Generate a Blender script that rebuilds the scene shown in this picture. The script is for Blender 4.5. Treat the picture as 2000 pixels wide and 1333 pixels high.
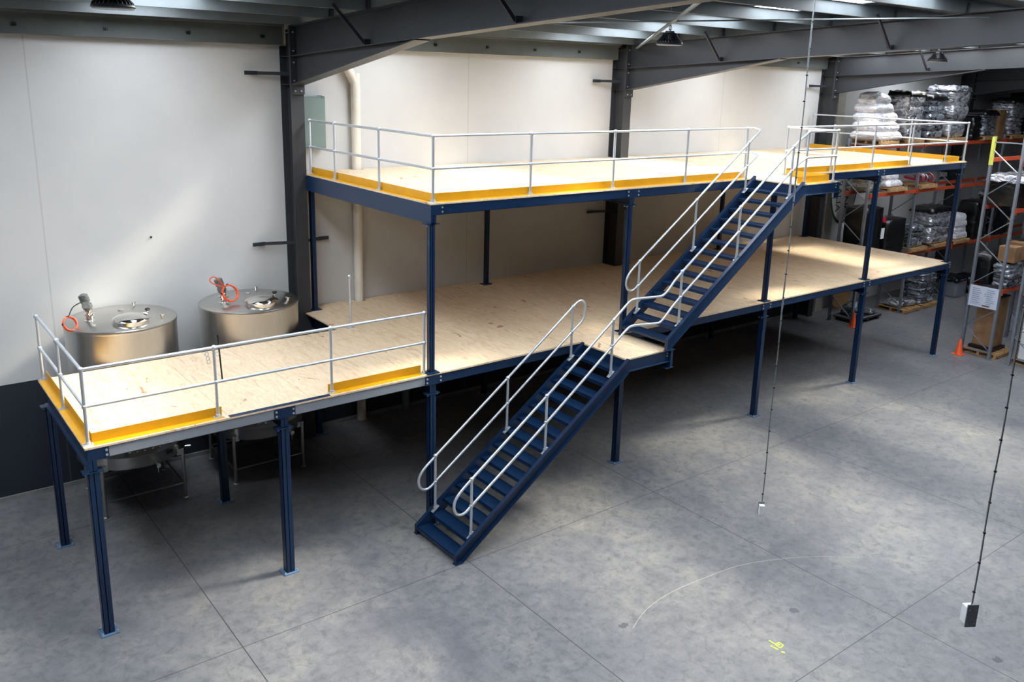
import bpy, math, random
from mathutils import Vector, Matrix
random.seed(7)
for o in list(bpy.data.objects): bpy.data.objects.remove(o)
SC = bpy.context.scene
COL = SC.collection

# ------------------------------------------------------------------ camera
cam_d = bpy.data.cameras.new('camera'); cam = bpy.data.objects.new('camera', cam_d); COL.objects.link(cam)
cam_d.sensor_width = 36.0; cam_d.sensor_fit = 'HORIZONTAL'
cam_d.lens = 1697.96 / 2000 * 36.0
cam_d.shift_y = -(666.5 - 583.3) / 2000
yaw, pit, rol = -0.66015, -0.25035, 0.02565
CY, SY, CP, SP = math.cos(yaw), math.sin(yaw), math.cos(pit), math.sin(pit)
F_ = Vector((-SY * CP, CY * CP, SP)); R0 = Vector((CY, SY, 0)); U0 = R0.cross(F_)
R_ = math.cos(rol) * R0 + math.sin(rol) * U0; U_ = -math.sin(rol) * R0 + math.cos(rol) * U0
cam.matrix_world = Matrix(((R_.x, U_.x, -F_.x, -1.925), (R_.y, U_.y, -F_.y, -10.901), (R_.z, U_.z, -F_.z, 7.157), (0, 0, 0, 1)))
cam_d.clip_end = 200
SC.camera = cam

# ------------------------------------------------------------------ light and exposure
SUN_STRENGTH = 52.0
SKYLIGHT_EMIT = 17.0
W = bpy.data.worlds.new('world'); SC.world = W; W.use_nodes = True
W.node_tree.nodes['Background'].inputs[0].default_value = (0.62, 0.76, 1.0, 1)
W.node_tree.nodes['Background'].inputs[1].default_value = 1.2
sd = bpy.data.lights.new('sun', 'SUN'); sd.energy = SUN_STRENGTH; sd.angle = math.radians(9.0); sd.color = (1.0, 0.93, 0.75)
sun = bpy.data.objects.new('sun', sd); COL.objects.link(sun)
sun.rotation_euler = Vector((-2.9, 0.65, -2.62)).to_track_quat('-Z', 'Y').to_euler()
sun.location = (10, -3, 14)
SC.view_settings.view_transform = 'Standard'; SC.view_settings.look = 'None'
SC.view_settings.gamma = 1.0; SC.view_settings.exposure = 0.04; SC.view_settings.use_curve_mapping = False

# ------------------------------------------------------------------ helpers
BASE = {}
def setp(o, label=None, cat=None, group=None, kind=None):
    if label: o['label'] = label
    if cat: o['category'] = cat
    if group: o['group'] = group
    if kind: o['kind'] = kind
    return o
def thing(name, label, cat, loc=(0, 0, 0), group=None):
    o = bpy.data.objects.new(name, None); COL.objects.link(o)
    o.location = loc; o.empty_display_size = 0.1
    BASE[o] = Vector(loc)
    return setp(o, label, cat, group)
def dup(root, dloc, label=None, group=None):
    r = root.copy(); COL.objects.link(r); r.location = Vector(root.location) + Vector(dloc)
    if label: r['label'] = label
    if group: r['group'] = group
    def rec(a, b):
        for ch in list(a.children):
            c = ch.copy(); COL.objects.link(c); c.parent = b; rec(ch, c)
    rec(root, r)
    return r

class MB:
    def __init__(s): s.v = []; s.f = []; s.n = 0
    def add(s, vs, fs):
        b = len(s.v); s.v += [tuple(v) for v in vs]; s.f += [tuple(i + b for i in f) for f in fs]; return s
    def box(s, x0, x1, y0, y1, z0, z1, M=None):
        vs = [Vector((x, y, z)) for z in (z0, z1) for y in (y0, y1) for x in (x0, x1)]
        if M is not None: vs = [M @ v for v in vs]
        return s.add(vs, [(0, 2, 3, 1), (4, 5, 7, 6), (0, 1, 5, 4), (2, 6, 7, 3), (0, 4, 6, 2), (1, 3, 7, 5)])
    def bar(s, p0, p1, w, h, up=(0, 0, 1)):
        """square bar from p0 to p1, w across, h along 'up'"""
        p0, p1 = Vector(p0), Vector(p1); d = (p1 - p0); L = d.length; d.normalize()
        side = d.cross(Vector(up)); side.normalize(); u = side.cross(d)
        vs = [p + side * a + u * b for p in (p0, p1) for a, b in ((-w / 2, -h / 2), (w / 2, -h / 2), (w / 2, h / 2), (-w / 2, h / 2))]
        return s.add(vs, [(3, 2, 1, 0), (4, 5, 6, 7), (0, 1, 5, 4), (1, 2, 6, 5), (2, 3, 7, 6), (3, 0, 4, 7)])
    def tube(s, path, r, seg=10, closed=False, caps=True):
        P = [Vector(p) for p in path]; n = len(P); b = len(s.v)
        up = None; rings = []
        for i in range(n):
            if closed: t = P[(i + 1) % n] - P[i - 1]
            else: t = P[min(i + 1, n - 1)] - P[max(i - 1, 0)]
            t.normalize()
            if up is None:
                up = Vector((0, 0, 1)) if abs(t.z) < .9 else Vector((1, 0, 0))
            sd = t.cross(up); sd.normalize(); up = sd.cross(t); up.normalize()
            rr = r[i] if isinstance(r, (list, tuple)) else r
            rings.append([P[i] + (sd * math.cos(a) + up * math.sin(a)) * rr for a in [2 * math.pi * k / seg for k in range(seg)]])
        vs = [v for rg in rings for v in rg]; fs = []
        m = n if closed else n - 1
        for i in range(m):
            for k in range(seg):
                a = i * seg + k; c = i * seg + (k + 1) % seg; j = ((i + 1) % n) * seg
                fs.append((a, c, j + (k + 1) % seg, j + k))
        if caps and not closed:
            fs.append(tuple(range(seg))[::-1]); fs.append(tuple((n - 1) * seg + k for k in range(seg)))
        return s.add(vs, fs)
    def cyl(s, p0, p1, r, seg=12, r2=None):
        return s.tube([p0, p1], [r, r if r2 is None else r2], seg)
    def lathe(s, c, prof, seg=32, axis='Z', close_top=True, close_bot=True):
        c = Vector(c); vs = []; fs = []
        for (r, h) in prof:
            for k in range(seg):
                a = 2 * math.pi * k / seg
                p = (r * math.cos(a), r * math.sin(a), h)
                if axis == 'X': p = (h, r * math.cos(a), r * math.sin(a))
                if axis == 'Y': p = (r * math.sin(a), h, r * math.cos(a))
                vs.append(c + Vector(p))
        n = len(prof)
        for i in range(n - 1):
            for k in range(seg):
                k2 = (k + 1) % seg
                fs.append((i * seg + k, i * seg + k2, (i + 1) * seg + k2, (i + 1) * seg + k))
        if close_bot: fs.append(tuple(range(seg))[::-1])
        if close_top: fs.append(tuple((n - 1) * seg + k for k in range(seg)))
        return s.add(vs, fs)
    def ball(s, c, r, seg=12, rings=7, sz=1.0):
        prof = [(max(r * math.sin(math.pi * i / rings), r * .02), -r * math.cos(math.pi * i / rings) * sz) for i in range(rings + 1)]
        return s.lathe(c, prof, seg)
    def prism(s, poly, a0, a1, axis='Z'):
        """extrude 2D polygon; axis Z: poly=(x,y); X: poly=(y,z); Y: poly=(x,z)"""
        n = len(poly)
        def P(p, a):
            return {'Z': (p[0], p[1], a), 'X': (a, p[0], p[1]), 'Y': (p[0], a, p[1])}[axis]
        vs = [P(p, a0) for p in poly] + [P(p, a1) for p in poly]
        fs = [tuple(range(n))[::-1], tuple(range(n, 2 * n))] + [(i, (i + 1) % n, n + (i + 1) % n, n + i) for i in range(n)]
        return s.add(vs, fs)
    def build(s, name, mat, parent=None, smooth=False, bevel=0, label=None, base=None, autosmooth=40):
        b = BASE.get(parent, Vector((0, 0, 0))) if base is None else Vector(base)
        me = bpy.data.meshes.new(name)
        me.from_pydata([tuple(Vector(v) - b) for v in s.v], [], s.f); me.update()
        import bmesh
        bm = bmesh.new(); bm.from_mesh(me); bmesh.ops.recalc_face_normals(bm, faces=bm.faces)
        if smooth:
            ca = math.radians(autosmooth)
            for f in bm.faces: f.smooth = True
            for e in bm.edges:
                if len(e.link_faces) == 2 and e.calc_face_angle(0) > ca: e.smooth = False
        bm.to_mesh(me); bm.free()
        me.materials.append(mat)
        o = bpy.data.objects.new(name, me); COL.objects.link(o)
        if parent is not None: o.parent = parent
        else: o.location = b
        BASE[o] = b
        if bevel:
            m = o.modifiers.new('bevel', 'BEVEL'); m.width = bevel; m.segments = 2; m.limit_method = 'ANGLE'
        if label: o['label'] = label
        return o
def smoothpath(pts, n=6):
    P = [Vector(p) for p in pts]; out = []
    for i in range(len(P) - 1):
        p0 = P[max(i - 1, 0)]; p1 = P[i]; p2 = P[i + 1]; p3 = P[min(i + 2, len(P) - 1)]
        for k in range(n):
            t = k / n
            out.append(.5 * ((2 * p1) + (p2 - p0) * t + (2 * p0 - 5 * p1 + 4 * p2 - p3) * t * t + (3 * p1 - p0 - 3 * p2 + p3) * t ** 3))
    out.append(P[-1]); return out

# ------------------------------------------------------------------ materials
def s2l(c):
    return tuple(((x / 12.92) if x <= .04045 else ((x + .055) / 1.055) ** 2.4) for x in [v / 255 for v in c]) + (1,)
class MT:
    def __init__(s, name):
        s.m = bpy.data.materials.new(name); s.m.use_nodes = True; s.t = s.m.node_tree; s.N = s.t.nodes; s.L = s.t.links
        s.b = s.N['Principled BSDF']; s.out = s.N['Material Output']
    def n(s, typ, **k):
        x = s.N.new(typ)
        for a, b in k.items(): setattr(x, a, b)
        return x
    def tc(s, kind='Object'):
        return s.n('ShaderNodeTexCoord').outputs[kind]
    def geo(s): return s.n('ShaderNodeNewGeometry').outputs['Position']
    def noise(s, vec, scale, detail=5, rough=.55, dist=0):
        x = s.n('ShaderNodeTexNoise'); x.inputs['Scale'].default_value = scale; x.inputs['Detail'].default_value = detail
        x.inputs['Roughness'].default_value = rough; x.inputs['Distortion'].default_value = dist
        s.L.new(vec, x.inputs['Vector']); return x.outputs['Fac']
    def ramp(s, fac, stops):
        x = s.n('ShaderNodeValToRGB'); e = x.color_ramp.elements
        while len(e) < len(stops): e.new(.5)
        for i, (p, c) in enumerate(stops): e[i].position = p; e[i].color = c if len(c) == 4 else tuple(c) + (1,)
        s.L.new(fac, x.inputs['Fac']); return x.outputs['Color']
    def mix(s, fac, a, b, typ='MIX'):
        x = s.n('ShaderNodeMix', data_type='RGBA', blend_type=typ)
        for sock, v in ((x.inputs[0], fac), (x.inputs[6], a), (x.inputs[7], b)):
            if isinstance(v, (int, float)): sock.default_value = v
            elif isinstance(v, tuple): sock.default_value = v
            else: s.L.new(v, sock)
        return x.outputs[2]
    def math(s, op, a, b=0.0, c=0.0):
        x = s.n('ShaderNodeMath', operation=op)
        for i, v in enumerate((a, b, c)):
            if isinstance(v, (int, float)): x.inputs[i].default_value = v
            else: s.L.new(v, x.inputs[i])
        return x.outputs[0]
    def mapping(s, vec, sc=(1, 1, 1), rot=(0, 0, 0), loc=(0, 0, 0)):
        x = s.n('ShaderNodeMapping'); x.inputs['Scale'].default_value = sc; x.inputs['Rotation'].default_value = rot; x.inputs['Location'].default_value = loc
        s.L.new(vec, x.inputs['Vector']); return x.outputs[0]
    def xyz(s, vec):
        x = s.n('ShaderNodeSeparateXYZ'); s.L.new(vec, x.inputs[0]); return x.outputs
    def col(s, c):
        if isinstance(c, tuple): s.b.inputs['Base Color'].default_value = c
        else: s.L.new(c, s.b.inputs['Base Color'])
    def set(s, **k):
        for a, v in k.items():
            sock = s.b.inputs[{'rough': 'Roughness', 'metal': 'Metallic', 'spec': 'Specular IOR Level', 'coat': 'Coat Weight'}[a]]
            if isinstance(v, (int, float)): sock.default_value = v
            else: s.L.new(v, sock)
    def bump(s, h, strength=.2, dist=.01):
        x = s.n('ShaderNodeBump'); x.inputs['Strength'].default_value = strength; x.inputs['Distance'].default_value = dist
        s.L.new(h, x.inputs['Height']); s.L.new(x.outputs[0], s.b.inputs['Normal'])
def plain(name, rgb, rough=.5, metal=0, var=.12, scale=6, bump=0, spec=.5):
    m = MT(name); v = m.geo(); c = s2l(rgb)
    f = m.noise(v, scale, 4)
    lo = tuple(x * (1 - var) for x in c[:3]) + (1,); hi = tuple(min(1, x * (1 + var)) for x in c[:3]) + (1,)
    m.col(m.ramp(f, [(.3, lo), (.7, hi)])); m.set(metal=metal, spec=spec)
    m.set(rough=m.math('MULTIPLY_ADD', f, .15, rough - .07))
    if bump: m.bump(m.noise(v, scale * 8, 3), bump, .004)
    return m.m

def mat_concrete():
    m = MT('polished_concrete'); p = m.geo(); x, y, z = m.xyz(p)
    n1 = m.noise(p, .35, 8, .65, .8); n2 = m.noise(p, 1.3, 10, .72, .5); n3 = m.noise(p, 6, 12, .8, .4)
    c = m.ramp(n1, [(.30, s2l((96, 98, 107))), (.52, s2l((126, 127, 130))), (.72, s2l((152, 150, 143)))])
    c = m.mix(.5, c, m.ramp(n2, [(.34, s2l((90, 93, 101))), (.52, s2l((124, 124, 127))), (.70, s2l((156, 153, 145)))]))
    c = m.mix(m.ramp(n3, [(.36, (0.85, .85, .85, 1)), (.50, (.22, .22, .22, 1)), (.62, (0, 0, 0, 1))]), c, s2l((86, 88, 93)))
    sp = m.ramp(m.noise(p, 3.1, 5, .75, 1.2), [(.27, (0.7, .7, .7, 1)), (.33, (0, 0, 0, 1))])
    c = m.mix(sp, c, s2l((84, 86, 92)))
    sc = m.noise(m.mapping(p, (.5, 3.0, 1), (0, 0, .6)), 2.2, 9, .8, .8); sc2 = m.noise(m.mapping(p, (3.2, .5, 1), (0, 0, .2)), 1.7, 9, .8, .8)
    c = m.mix(m.ramp(sc, [(.60, (0, 0, 0, 1)), (.78, (.5, .5, .5, 1))]), c, s2l((158, 158, 158)))
    c = m.mix(m.ramp(sc2, [(.62, (0, 0, 0, 1)), (.80, (.45, .45, .45, 1))]), c, s2l((150, 150, 150)))
    ln = None
    for v in (1.36, 4.87, 8.89, 13.0, 17.1, 21.2, 25.3, -2.8, -7):
        t = m.math('COMPARE', x, v, .007); ln = t if ln is None else m.math('MAXIMUM', ln, t)
    for v in (3.13, -1.25, -5.82, -10.4, -15):
        ln = m.math('MAXIMUM', ln, m.math('COMPARE', y, v, .006))
    c = m.mix(ln, c, s2l((62, 62, 66)))
    m.col(c)
    m.set(rough=m.math('MULTIPLY_ADD', n2, .3, .24), spec=.45)
    m.bump(m.math('SUBTRACT', n3, m.math('MULTIPLY', ln, 3)), .08, .004)
    return m.m
def mat_ply():
    m = MT('plywood'); p = m.geo(); x, y, z = m.xyz(p)
    br = m.n('ShaderNodeTexBrick', offset=.5); br.inputs['Scale'].default_value = 1; br.inputs['Mortar Size'].default_value = .003
    br.inputs['Brick Width'].default_value = 1.2; br.inputs['Row Height'].default_value = 2.4
    br.inputs['Color1'].default_value = (.45, .45, .45, 1); br.inputs['Color2'].default_value = (.6, .6, .6, 1); br.inputs['Mortar'].default_value = (0, 0, 0, 1)
    m.L.new(p, br.inputs['Vector'])
    g = m.noise(m.mapping(p, (2.5, .55, 1)), 2.2, 7, .65, 2.5)
    g2 = m.noise(m.mapping(p, (10, 1.6, 1)), 3, 5, .7, 1.5)
    c = m.ramp(g, [(.30, s2l((182, 152, 120))), (.45, s2l((212, 188, 156))), (.66, s2l((226, 208, 180)))])
    c = m.mix(.35, c, m.ramp(g2, [(.3, s2l((184, 154, 122))), (.55, s2l((226, 207, 178)))]))
    kn = m.ramp(m.noise(m.mapping(p, (1.5, .8, 1)), 2.6, 2, .5, 1.0), [(.26, (.8, .8, .8, 1)), (.30, (0, 0, 0, 1))])
    c = m.mix(kn, c, s2l((150, 104, 70)))
    c = m.mix(.18, c, br.outputs['Color'], 'OVERLAY')
    c = m.mix(m.math('MULTIPLY', br.outputs['Fac'], .55), c, s2l((120, 95, 66)))
    m.col(c); m.set(rough=.55, spec=.3); m.bump(g2, .06, .002)
    return m.m
def mat_wall():
    m = MT('painted_tilt_panel_wall'); p = m.geo(); x, y, z = m.xyz(p)
    n = m.noise(p, .5, 3); n2 = m.noise(p, 30, 4)
    white = m.ramp(n, [(.3, s2l((192, 193, 193))), (.7, s2l((204, 204, 202)))])
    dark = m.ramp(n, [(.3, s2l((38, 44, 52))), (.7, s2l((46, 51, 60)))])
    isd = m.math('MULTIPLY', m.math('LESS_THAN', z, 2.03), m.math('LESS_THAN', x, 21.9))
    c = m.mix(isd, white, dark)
    ln = None
    for v in (-7.78, .58, 8.94, 17.3, 25.66, 34.0):
        t = m.math('COMPARE', x, v, .012); ln = t if ln is None else m.math('MAXIMUM', ln, t)
    c = m.mix(m.math('MULTIPLY', ln, .22), c, s2l((110, 112, 114)))
    m.col(c); m.set(rough=.6, spec=.3); m.bump(m.math('SUBTRACT', m.math('MULTIPLY', n2, .2), ln), .15, .004)
    return m.m
def mat_skylight():
    m = MT('translucent_skylight_sheet'); p = m.geo()
    N, L = m.N, m.L
    e = m.n('ShaderNodeEmission'); e.inputs[0].default_value = (.88, .93, 1.0, 1); e.inputs[1].default_value = SKYLIGHT_EMIT
    t = m.n('ShaderNodeBsdfTransparent'); t.inputs[0].default_value = (1, 1, 1, 1)
    x = m.n('ShaderNodeMixShader'); x.inputs[0].default_value = .55
    L.new(t.outputs[0], x.inputs[1]); L.new(e.outputs[0], x.inputs[2]); L.new(x.outputs[0], m.out.inputs[0])
    return m.m
def mat_brushed(name, rgb, rough=.3, aniso=(1, 1, 60)):
    m = MT(name); p = m.tc(); f = m.noise(m.mapping(p, aniso), 6, 4)
    c = s2l(rgb); m.col(m.ramp(f, [(.2, tuple(v * .92 for v in c[:3])), (.8, c[:3])]))
    m.set(metal=1.0, rough=m.math('MULTIPLY_ADD', f, .06, rough - .03)); return m.m
def mat_wrap(name, c0, c1, rough=.22, metal=.25, scale=5, bs=.8):
    m = MT(name); p = m.tc(); f = m.noise(m.mapping(p, (1, 1, 2.2)), scale, 2.5, .5, 1.5); f2 = m.noise(p, 2.0, 3)
    c = m.ramp(f, [(.35, s2l(c0)), (.65, s2l(c1))])
    m.col(c); m.set(rough=m.math('MULTIPLY_ADD', f, .25, rough - .1), metal=metal, coat=.25, spec=.55)
    m.bump(f, bs, .06); return m.m
def mat_wood():
    m = MT('rough_pallet_wood'); p = m.geo(); f = m.noise(m.mapping(p, (3, 12, 12)), 2, 5, .6, .5)
    m.col(m.ramp(f, [(.3, s2l((138, 104, 66))), (.7, s2l((196, 160, 112)))])); m.set(rough=.75); m.bump(f, .2, .003); return m.m
def mat_card():
    m = MT('cardboard'); p = m.geo(); f = m.noise(p, 3, 4); m.col(m.ramp(f, [(.3, s2l((120, 90, 62))), (.7, s2l((160, 124, 88)))])); m.set(rough=.8); return m.m

M = dict(
    concrete=mat_concrete(), ply=mat_ply(), wall=mat_wall(), sky=mat_skylight(), wood=mat_wood(), card=mat_card(),
    plain_wall=plain('darkened_wall_paint', (110, 112, 116), .6, var=.04, scale=.6),  # walls outside the view, darkened to cut bounced fill light
    roof=plain('metal_roof_sheet', (70, 75, 78), .55, 0.0, var=.08, scale=1.2),
    purlin=plain('galvanised_purlin', (106, 114, 117), .5, .1, var=.14, scale=2),
    eave=plain('grey_precast_eave', (84, 90, 90), .75, 0, var=.16, scale=1.3, bump=.15),
    portal=plain('charcoal_portal_paint', (50, 52, 56), .45, 0, var=.05, scale=1.5, spec=.45),
    portal_dark=plain('dark_brace_paint', (40, 43, 50), .5, 0, var=.06),
    blue=plain('navy_steel_paint', (9, 38, 70), .36, 0, var=.10, scale=2.5, spec=.5),
    grey=plain('grey_primed_steel', (132, 138, 146), .45, .1, var=.05, scale=2),
    yellow=plain('yellow_kickboard_paint', (206, 152, 16), .38, 0, var=.06, scale=4),
    galv=plain('galvanised_tube', (204, 210, 216), .36, .6, var=.03, scale=1.5),
    bolt=plain('zinc_bolt', (200, 205, 210), .3, .7, var=.1),
    baseplate=plain('worn_blue_base_plate', (92, 122, 156), .5, .1, var=.22, scale=12),
    steel=mat_brushed('brushed_stainless', (196, 195, 192), .30, (2, 2, .4)), steel_pol=mat_brushed('polished_stainless', (226, 224, 220), .1, (1, 1, 1)),
    motor=plain('cast_grey_motor', (128, 132, 134), .4, .5, var=.2, scale=30),
    black=plain('black_plastic', (22, 23, 26), .4, 0, var=.15), orange=plain('orange_cable', (226, 82, 40), .45, 0, var=.1),
    red=plain('red_paint', (190, 30, 60), .4),
    pvc=plain('cream_pvc_pipe', (222, 216, 204), .4, 0, var=.03), cabinet=plain('grey_green_enamel', (122, 140, 136), .4, 0, var=.04, scale=2),
    rack=plain('galvanised_rack_upright', (140, 146, 156), .42, .5, var=.12, scale=6), rackb=plain('orange_rack_beam', (182, 72, 38), .42, 0, var=.1, scale=5),
    guard=plain('yellow_green_guard', (200, 205, 90), .5),
    silver=mat_wrap('silver_stretch_wrap', (92, 96, 106), (226, 228, 234), .2, .55, 3.2), white_wrap=mat_wrap('white_plastic_wrap', (206, 206, 214), (246, 246, 250), .3, .05),
    smoke=mat_wrap('smoky_stretch_wrap', (40, 44, 52), (176, 184, 194), .18, .45, 3.6), blackwrap=mat_wrap('black_stretch_wrap', (6, 7, 9), (16, 17, 20), .34, 0, 3, .35),
    khaki=mat_wrap('dusty_sack_wrap', (92, 90, 82), (140, 136, 124), .35, .1),
    white=plain('white_enamel', (226, 230, 232), .35, 0, var=.04), darkplate=plain('dark_grey_plate', (128, 132, 138), .45, .1, var=.06),
    cone=plain('orange_cone_plastic', (226, 88, 34), .5), sign=plain('pale_blue_sign_face', (206, 214, 232), .45, 0, var=.03, scale=3),
    print_=plain('sign_print', (138, 148, 176), .5), printb=plain('sign_print_brown', (120, 84, 66), .5),
    banner=plain('grey_white_banner', (176, 180, 178), .6, 0, var=.05), green=plain('dark_green_print', (22, 62, 44), .6),
    chalk=plain('pale_scratch', (158, 158, 154), .7), lime=plain('lime_spray_paint', (196, 240, 70), .6, var=.1, scale=30), reel=plain('plywood_reel', (176, 140, 90), .6), scuff=plain('dark_floor_mark', (88, 90, 95), .6),
)
SKY_X = [-2.6, 2.1, 6.8, 11.5, 16.2, 20.9, 25.6]  # leftmost strip is out of view, added to brighten the left floor
SKW = .62
SKY0 = -8.0
X0, X1, Y0, Y1 = -12.0, 44.0, -24.0, 4.8
def rt(y): return 7.93 + .054 * (4.4 - y)      # top of rafters at depth y
def rb(y): return 7.40 + .054 * (4.36 - y)     # underside of rafters

# ------------------------------------------------------------------ the setting
setp(MB().box(X0, X1, Y0, Y1, -.2, 0).build('floor', M['concrete']), kind='structure')
setp(MB().box(X0, X1, Y1, Y1 + .18, 0, 8.35).build('wall_back', M['wall']), kind='structure')
setp(MB().box(X0, X1, Y0 - .18, Y0, 0, 9.95).build('wall_front', M['plain_wall']), kind='structure')
setp(MB().box(X0 - .18, X0, Y0, Y1, 0, 9.95).build('wall_left', M['plain_wall']), kind='structure')
setp(MB().box(X1, X1 + .18, Y0, Y1, 0, 9.95).build('wall_right', M['plain_wall']), kind='structure')
setp(MB().box(X0, 21.75, 4.765, Y1, 0, .075).build('baseboard_back', plain('pale_skirting', (128, 130, 130), .7)), kind='structure')
# roof sheets between the skylight strips
mb = MB(); edges = [X0] + [v for s in SKY_X for v in (s - SKW, s + SKW)] + [X1]
def slab(mb, xa, xb, ya, yb, dz0, dz1):
    mb.prism([(ya, rt(ya) + dz0), (yb, rt(yb) + dz0), (yb, rt(yb) + dz1), (ya, rt(ya) + dz1)], xa, xb, 'X')
for i in range(0, len(edges), 2): slab(mb, edges[i], edges[i + 1], Y0, Y1, .2, .26)
for s in SKY_X: slab(mb, s - SKW, s + SKW, 3.95, Y1, .2, .26); slab(mb, s - SKW, s + SKW, Y0, SKY0, .2, .26)
setp(mb.build('ceiling', M['roof']), kind='structure')
for i, s in enumerate(SKY_X):
    mb = MB(); slab(mb, s - SKW + .002, s + SKW - .002, SKY0 + .002, 3.948, .215, .219)
    setp(mb.build('window_%d' % (i + 1), M['sky']), kind='structure')

# precast eave band with bolt heads, one per bay
PX = [4.86, 13.27, 21.9, 30.5, 39.0]
bays = [(X0, PX[0] - .13)] + [(PX[i] + .13, PX[i + 1] - .13) for i in range(4)]
for i, (a, b) in enumerate(bays[:4]):
    t = thing('eave_beam', ['dark grey eave beam above the white wall left of the first portal column', 'dark grey eave beam above the wall between first and second portal columns',
              'dark grey eave beam above the wall between second and third portal columns', 'dark grey eave beam above the wall behind the racking'][i], 'beam', (a, 4.7, 7.6), 'eave beams along the wall top')
    MB().box(a, b, 4.62, 4.8, 7.6, 7.92).build('beam_web', M['eave'], t)
    MB().box(a, b, 4.52, 4.8, 7.92, 8.0).box(a, b, 4.50, 4.62, 8.0, 8.1).build('top_flange', M['purlin'], t)
    x = a + .4 if i else -0.85
    while x < b - .2:
        MB().box(x - .035, x + .035, 4.60, 4.62, 7.71, 7.76).cyl((x, 4.57, 7.735), (x, 4.6, 7.735), .014, 8).build('anchor_bolt', M['black'], t); x += 1.3

# roof purlins
proto = None; k = 0; y = 4.16
while y > Y0 + .4:
    if proto is None:
        pt = MB(); z = rt(y)
        pt.box(X0, X1, y - .001, y + .002, z, z + .2).box(X0, X1, y, y + .065, z, z + .003).box(X0, X1, y - .065, y, z + .196, z + .2)
        pt.box(X0, X1, y + .062, y + .065, z, z + .018)
        proto = pt.build('roof_purlin', M['purlin'], base=(X0, y, z))
        setp(proto, 'long galvanised roof purlin running under the roof sheets', 'purlin', 'roof purlins'); y0p = y
    else:
        c = proto.copy(); COL.objects.link(c); c.location = (X0, y, rt(y))
    y -= 1.27

# portal frames
def portal(px, i):
    lab = ['nearest', 'second', 'third', 'fourth'][i]
    t = thing('portal_frame', ['charcoal steel portal frame nearest the tanks, sloping rafter overhead', 'charcoal portal frame mid wall behind the upper staircase', 'charcoal portal frame beside the end of the upper deck', 'charcoal portal frame farthest away behind the pallet racking'][i], 'steel frame', (px, 4.6, 0), 'portal frames')
    h = .128
    mb = MB(); top = rt(4.4)
    mb.box(px - h, px + h, 4.36, 4.376, 0, top - .02).box(px - h, px + h, 4.782, 4.798, 0, 7.58).box(px - .006, px + .006, 4.376, 4.782, 0, top - .05)
    for z in (6.9, 7.40): mb.box(px - h + .01, px + h - .01, 4.376, 4.782, z, z + .012)
    mb.build('column', M['portal'], t)
    ye = -23.5
    mb = MB()
    # rafter flanges and web
    mb.prism([(4.36, rt(4.36) - .016), (ye, rt(ye) - .016), (ye, rt(ye)), (4.36, rt(4.36))], px - h, px + h, 'X')
    mb.prism([(4.36, rb(4.36)), (ye, rb(ye)), (ye, rb(ye) + .016), (4.36, rb(4.36) + .016)], px - h, px + h, 'X')
    mb.prism([(4.36, rb(4.36)), (ye, rb(ye)), (ye, rt(ye)), (4.36, rt(4.36))], px - .006, px + .006, 'X')
    mb.build('rafter', M['portal'], t)
    mb = MB(); yh = .05
    mb.prism([(4.34, 6.90), (4.34, 6.916), (yh, rb(yh)), (yh, rb(yh) - .016)], px - h, px + h, 'X')
    mb.prism([(4.34, 6.905), (4.34, rb(4.34)), (yh, rb(yh))], px - .006, px + .006, 'X')
    mb.build('haunch', M['portal'], t)
    MB().box(px - h, px + h, 4.318, 4.34, 6.74, 7.93).box(px - h - .0, px + h, 4.34, 4.36, 6.74, 7.93).build('end_plate', M['portal'], t)
    for z in (6.80,):
        for dx in (-.06, .06): MB().cyl((px + dx, 4.318, z), (px + dx, 4.295, z), .017, 6).build('bolt', M['bolt'], t)
    for z in (6.98, 7.3, 7.5, 7.82):
        for dx in (-.07, .07): MB().cyl((px + dx, 4.318, z), (px + dx, 4.295, z), .015, 6).build('bolt', M['bolt'], t)
    for k in range(4): MB().cyl((px - .006, 4.45 + k * .08, 7.82), (px - .03, 4.45 + k * .08, 7.82), .014, 6).build('bolt', M['bolt'], t)
    # arms tying the column to the wall panels
    for z in (7.1, 3.98):
        MB().bar((px - .05, 4.55, z), (px - .62, 4.70, z), .012, .06).box(px - .84, px - .6, 4.69, 4.705, z - .035, z + .035).box(px - .70, px - .62, 4.66, 4.80, z - .03, z - .02)\
            .cyl((px - .80, 4.69, z), (px - .80, 4.67, z), .012, 6).build('wall_tie', M['portal_dark'], t)
        if z < 5:
            MB().bar((px + .05, 4.55, z), (px + .5, 4.70, z), .012, .06).box(px + .48, px + .7, 4.69, 4.705, z - .035, z + .035).build('wall_tie', M['portal_dark'], t)
    # cleats and fly braces
    y = 4.16; j = 0
    while y > -10:
        if y < 3.5:
            MB().box(px - .035, px + .035, y - .012, y - .002, rt(y), rt(y) + .17).build('purlin_cleat', M['portal_dark'], t)
        if j in (2, 5, 8):
            yy = y
            for sgn in ((-1,) if i else (-1,)):
                p0 = (px + sgn * .62, yy - .03, rt(yy) + .06); p1 = (px + sgn * .10, yy - .03, rb(yy) + .05)
                MB().bar(p0, p1, .05, .012, (0, 1, 0)).bar(Vector(p0) + Vector((0, .02, 0)), Vector(p1) + Vector((0, .02, 0)), .008, .05, (0, 1, 0)).box(px - .11, px, yy - .05, yy - .04, rb(yy) + .016, rb(yy) + .11).build('fly_brace', M['portal_dark'], t)
        y -= 1.27; j += 1
    return t
for i, px in enumerate(PX[:4]): portal(px, i)

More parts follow.
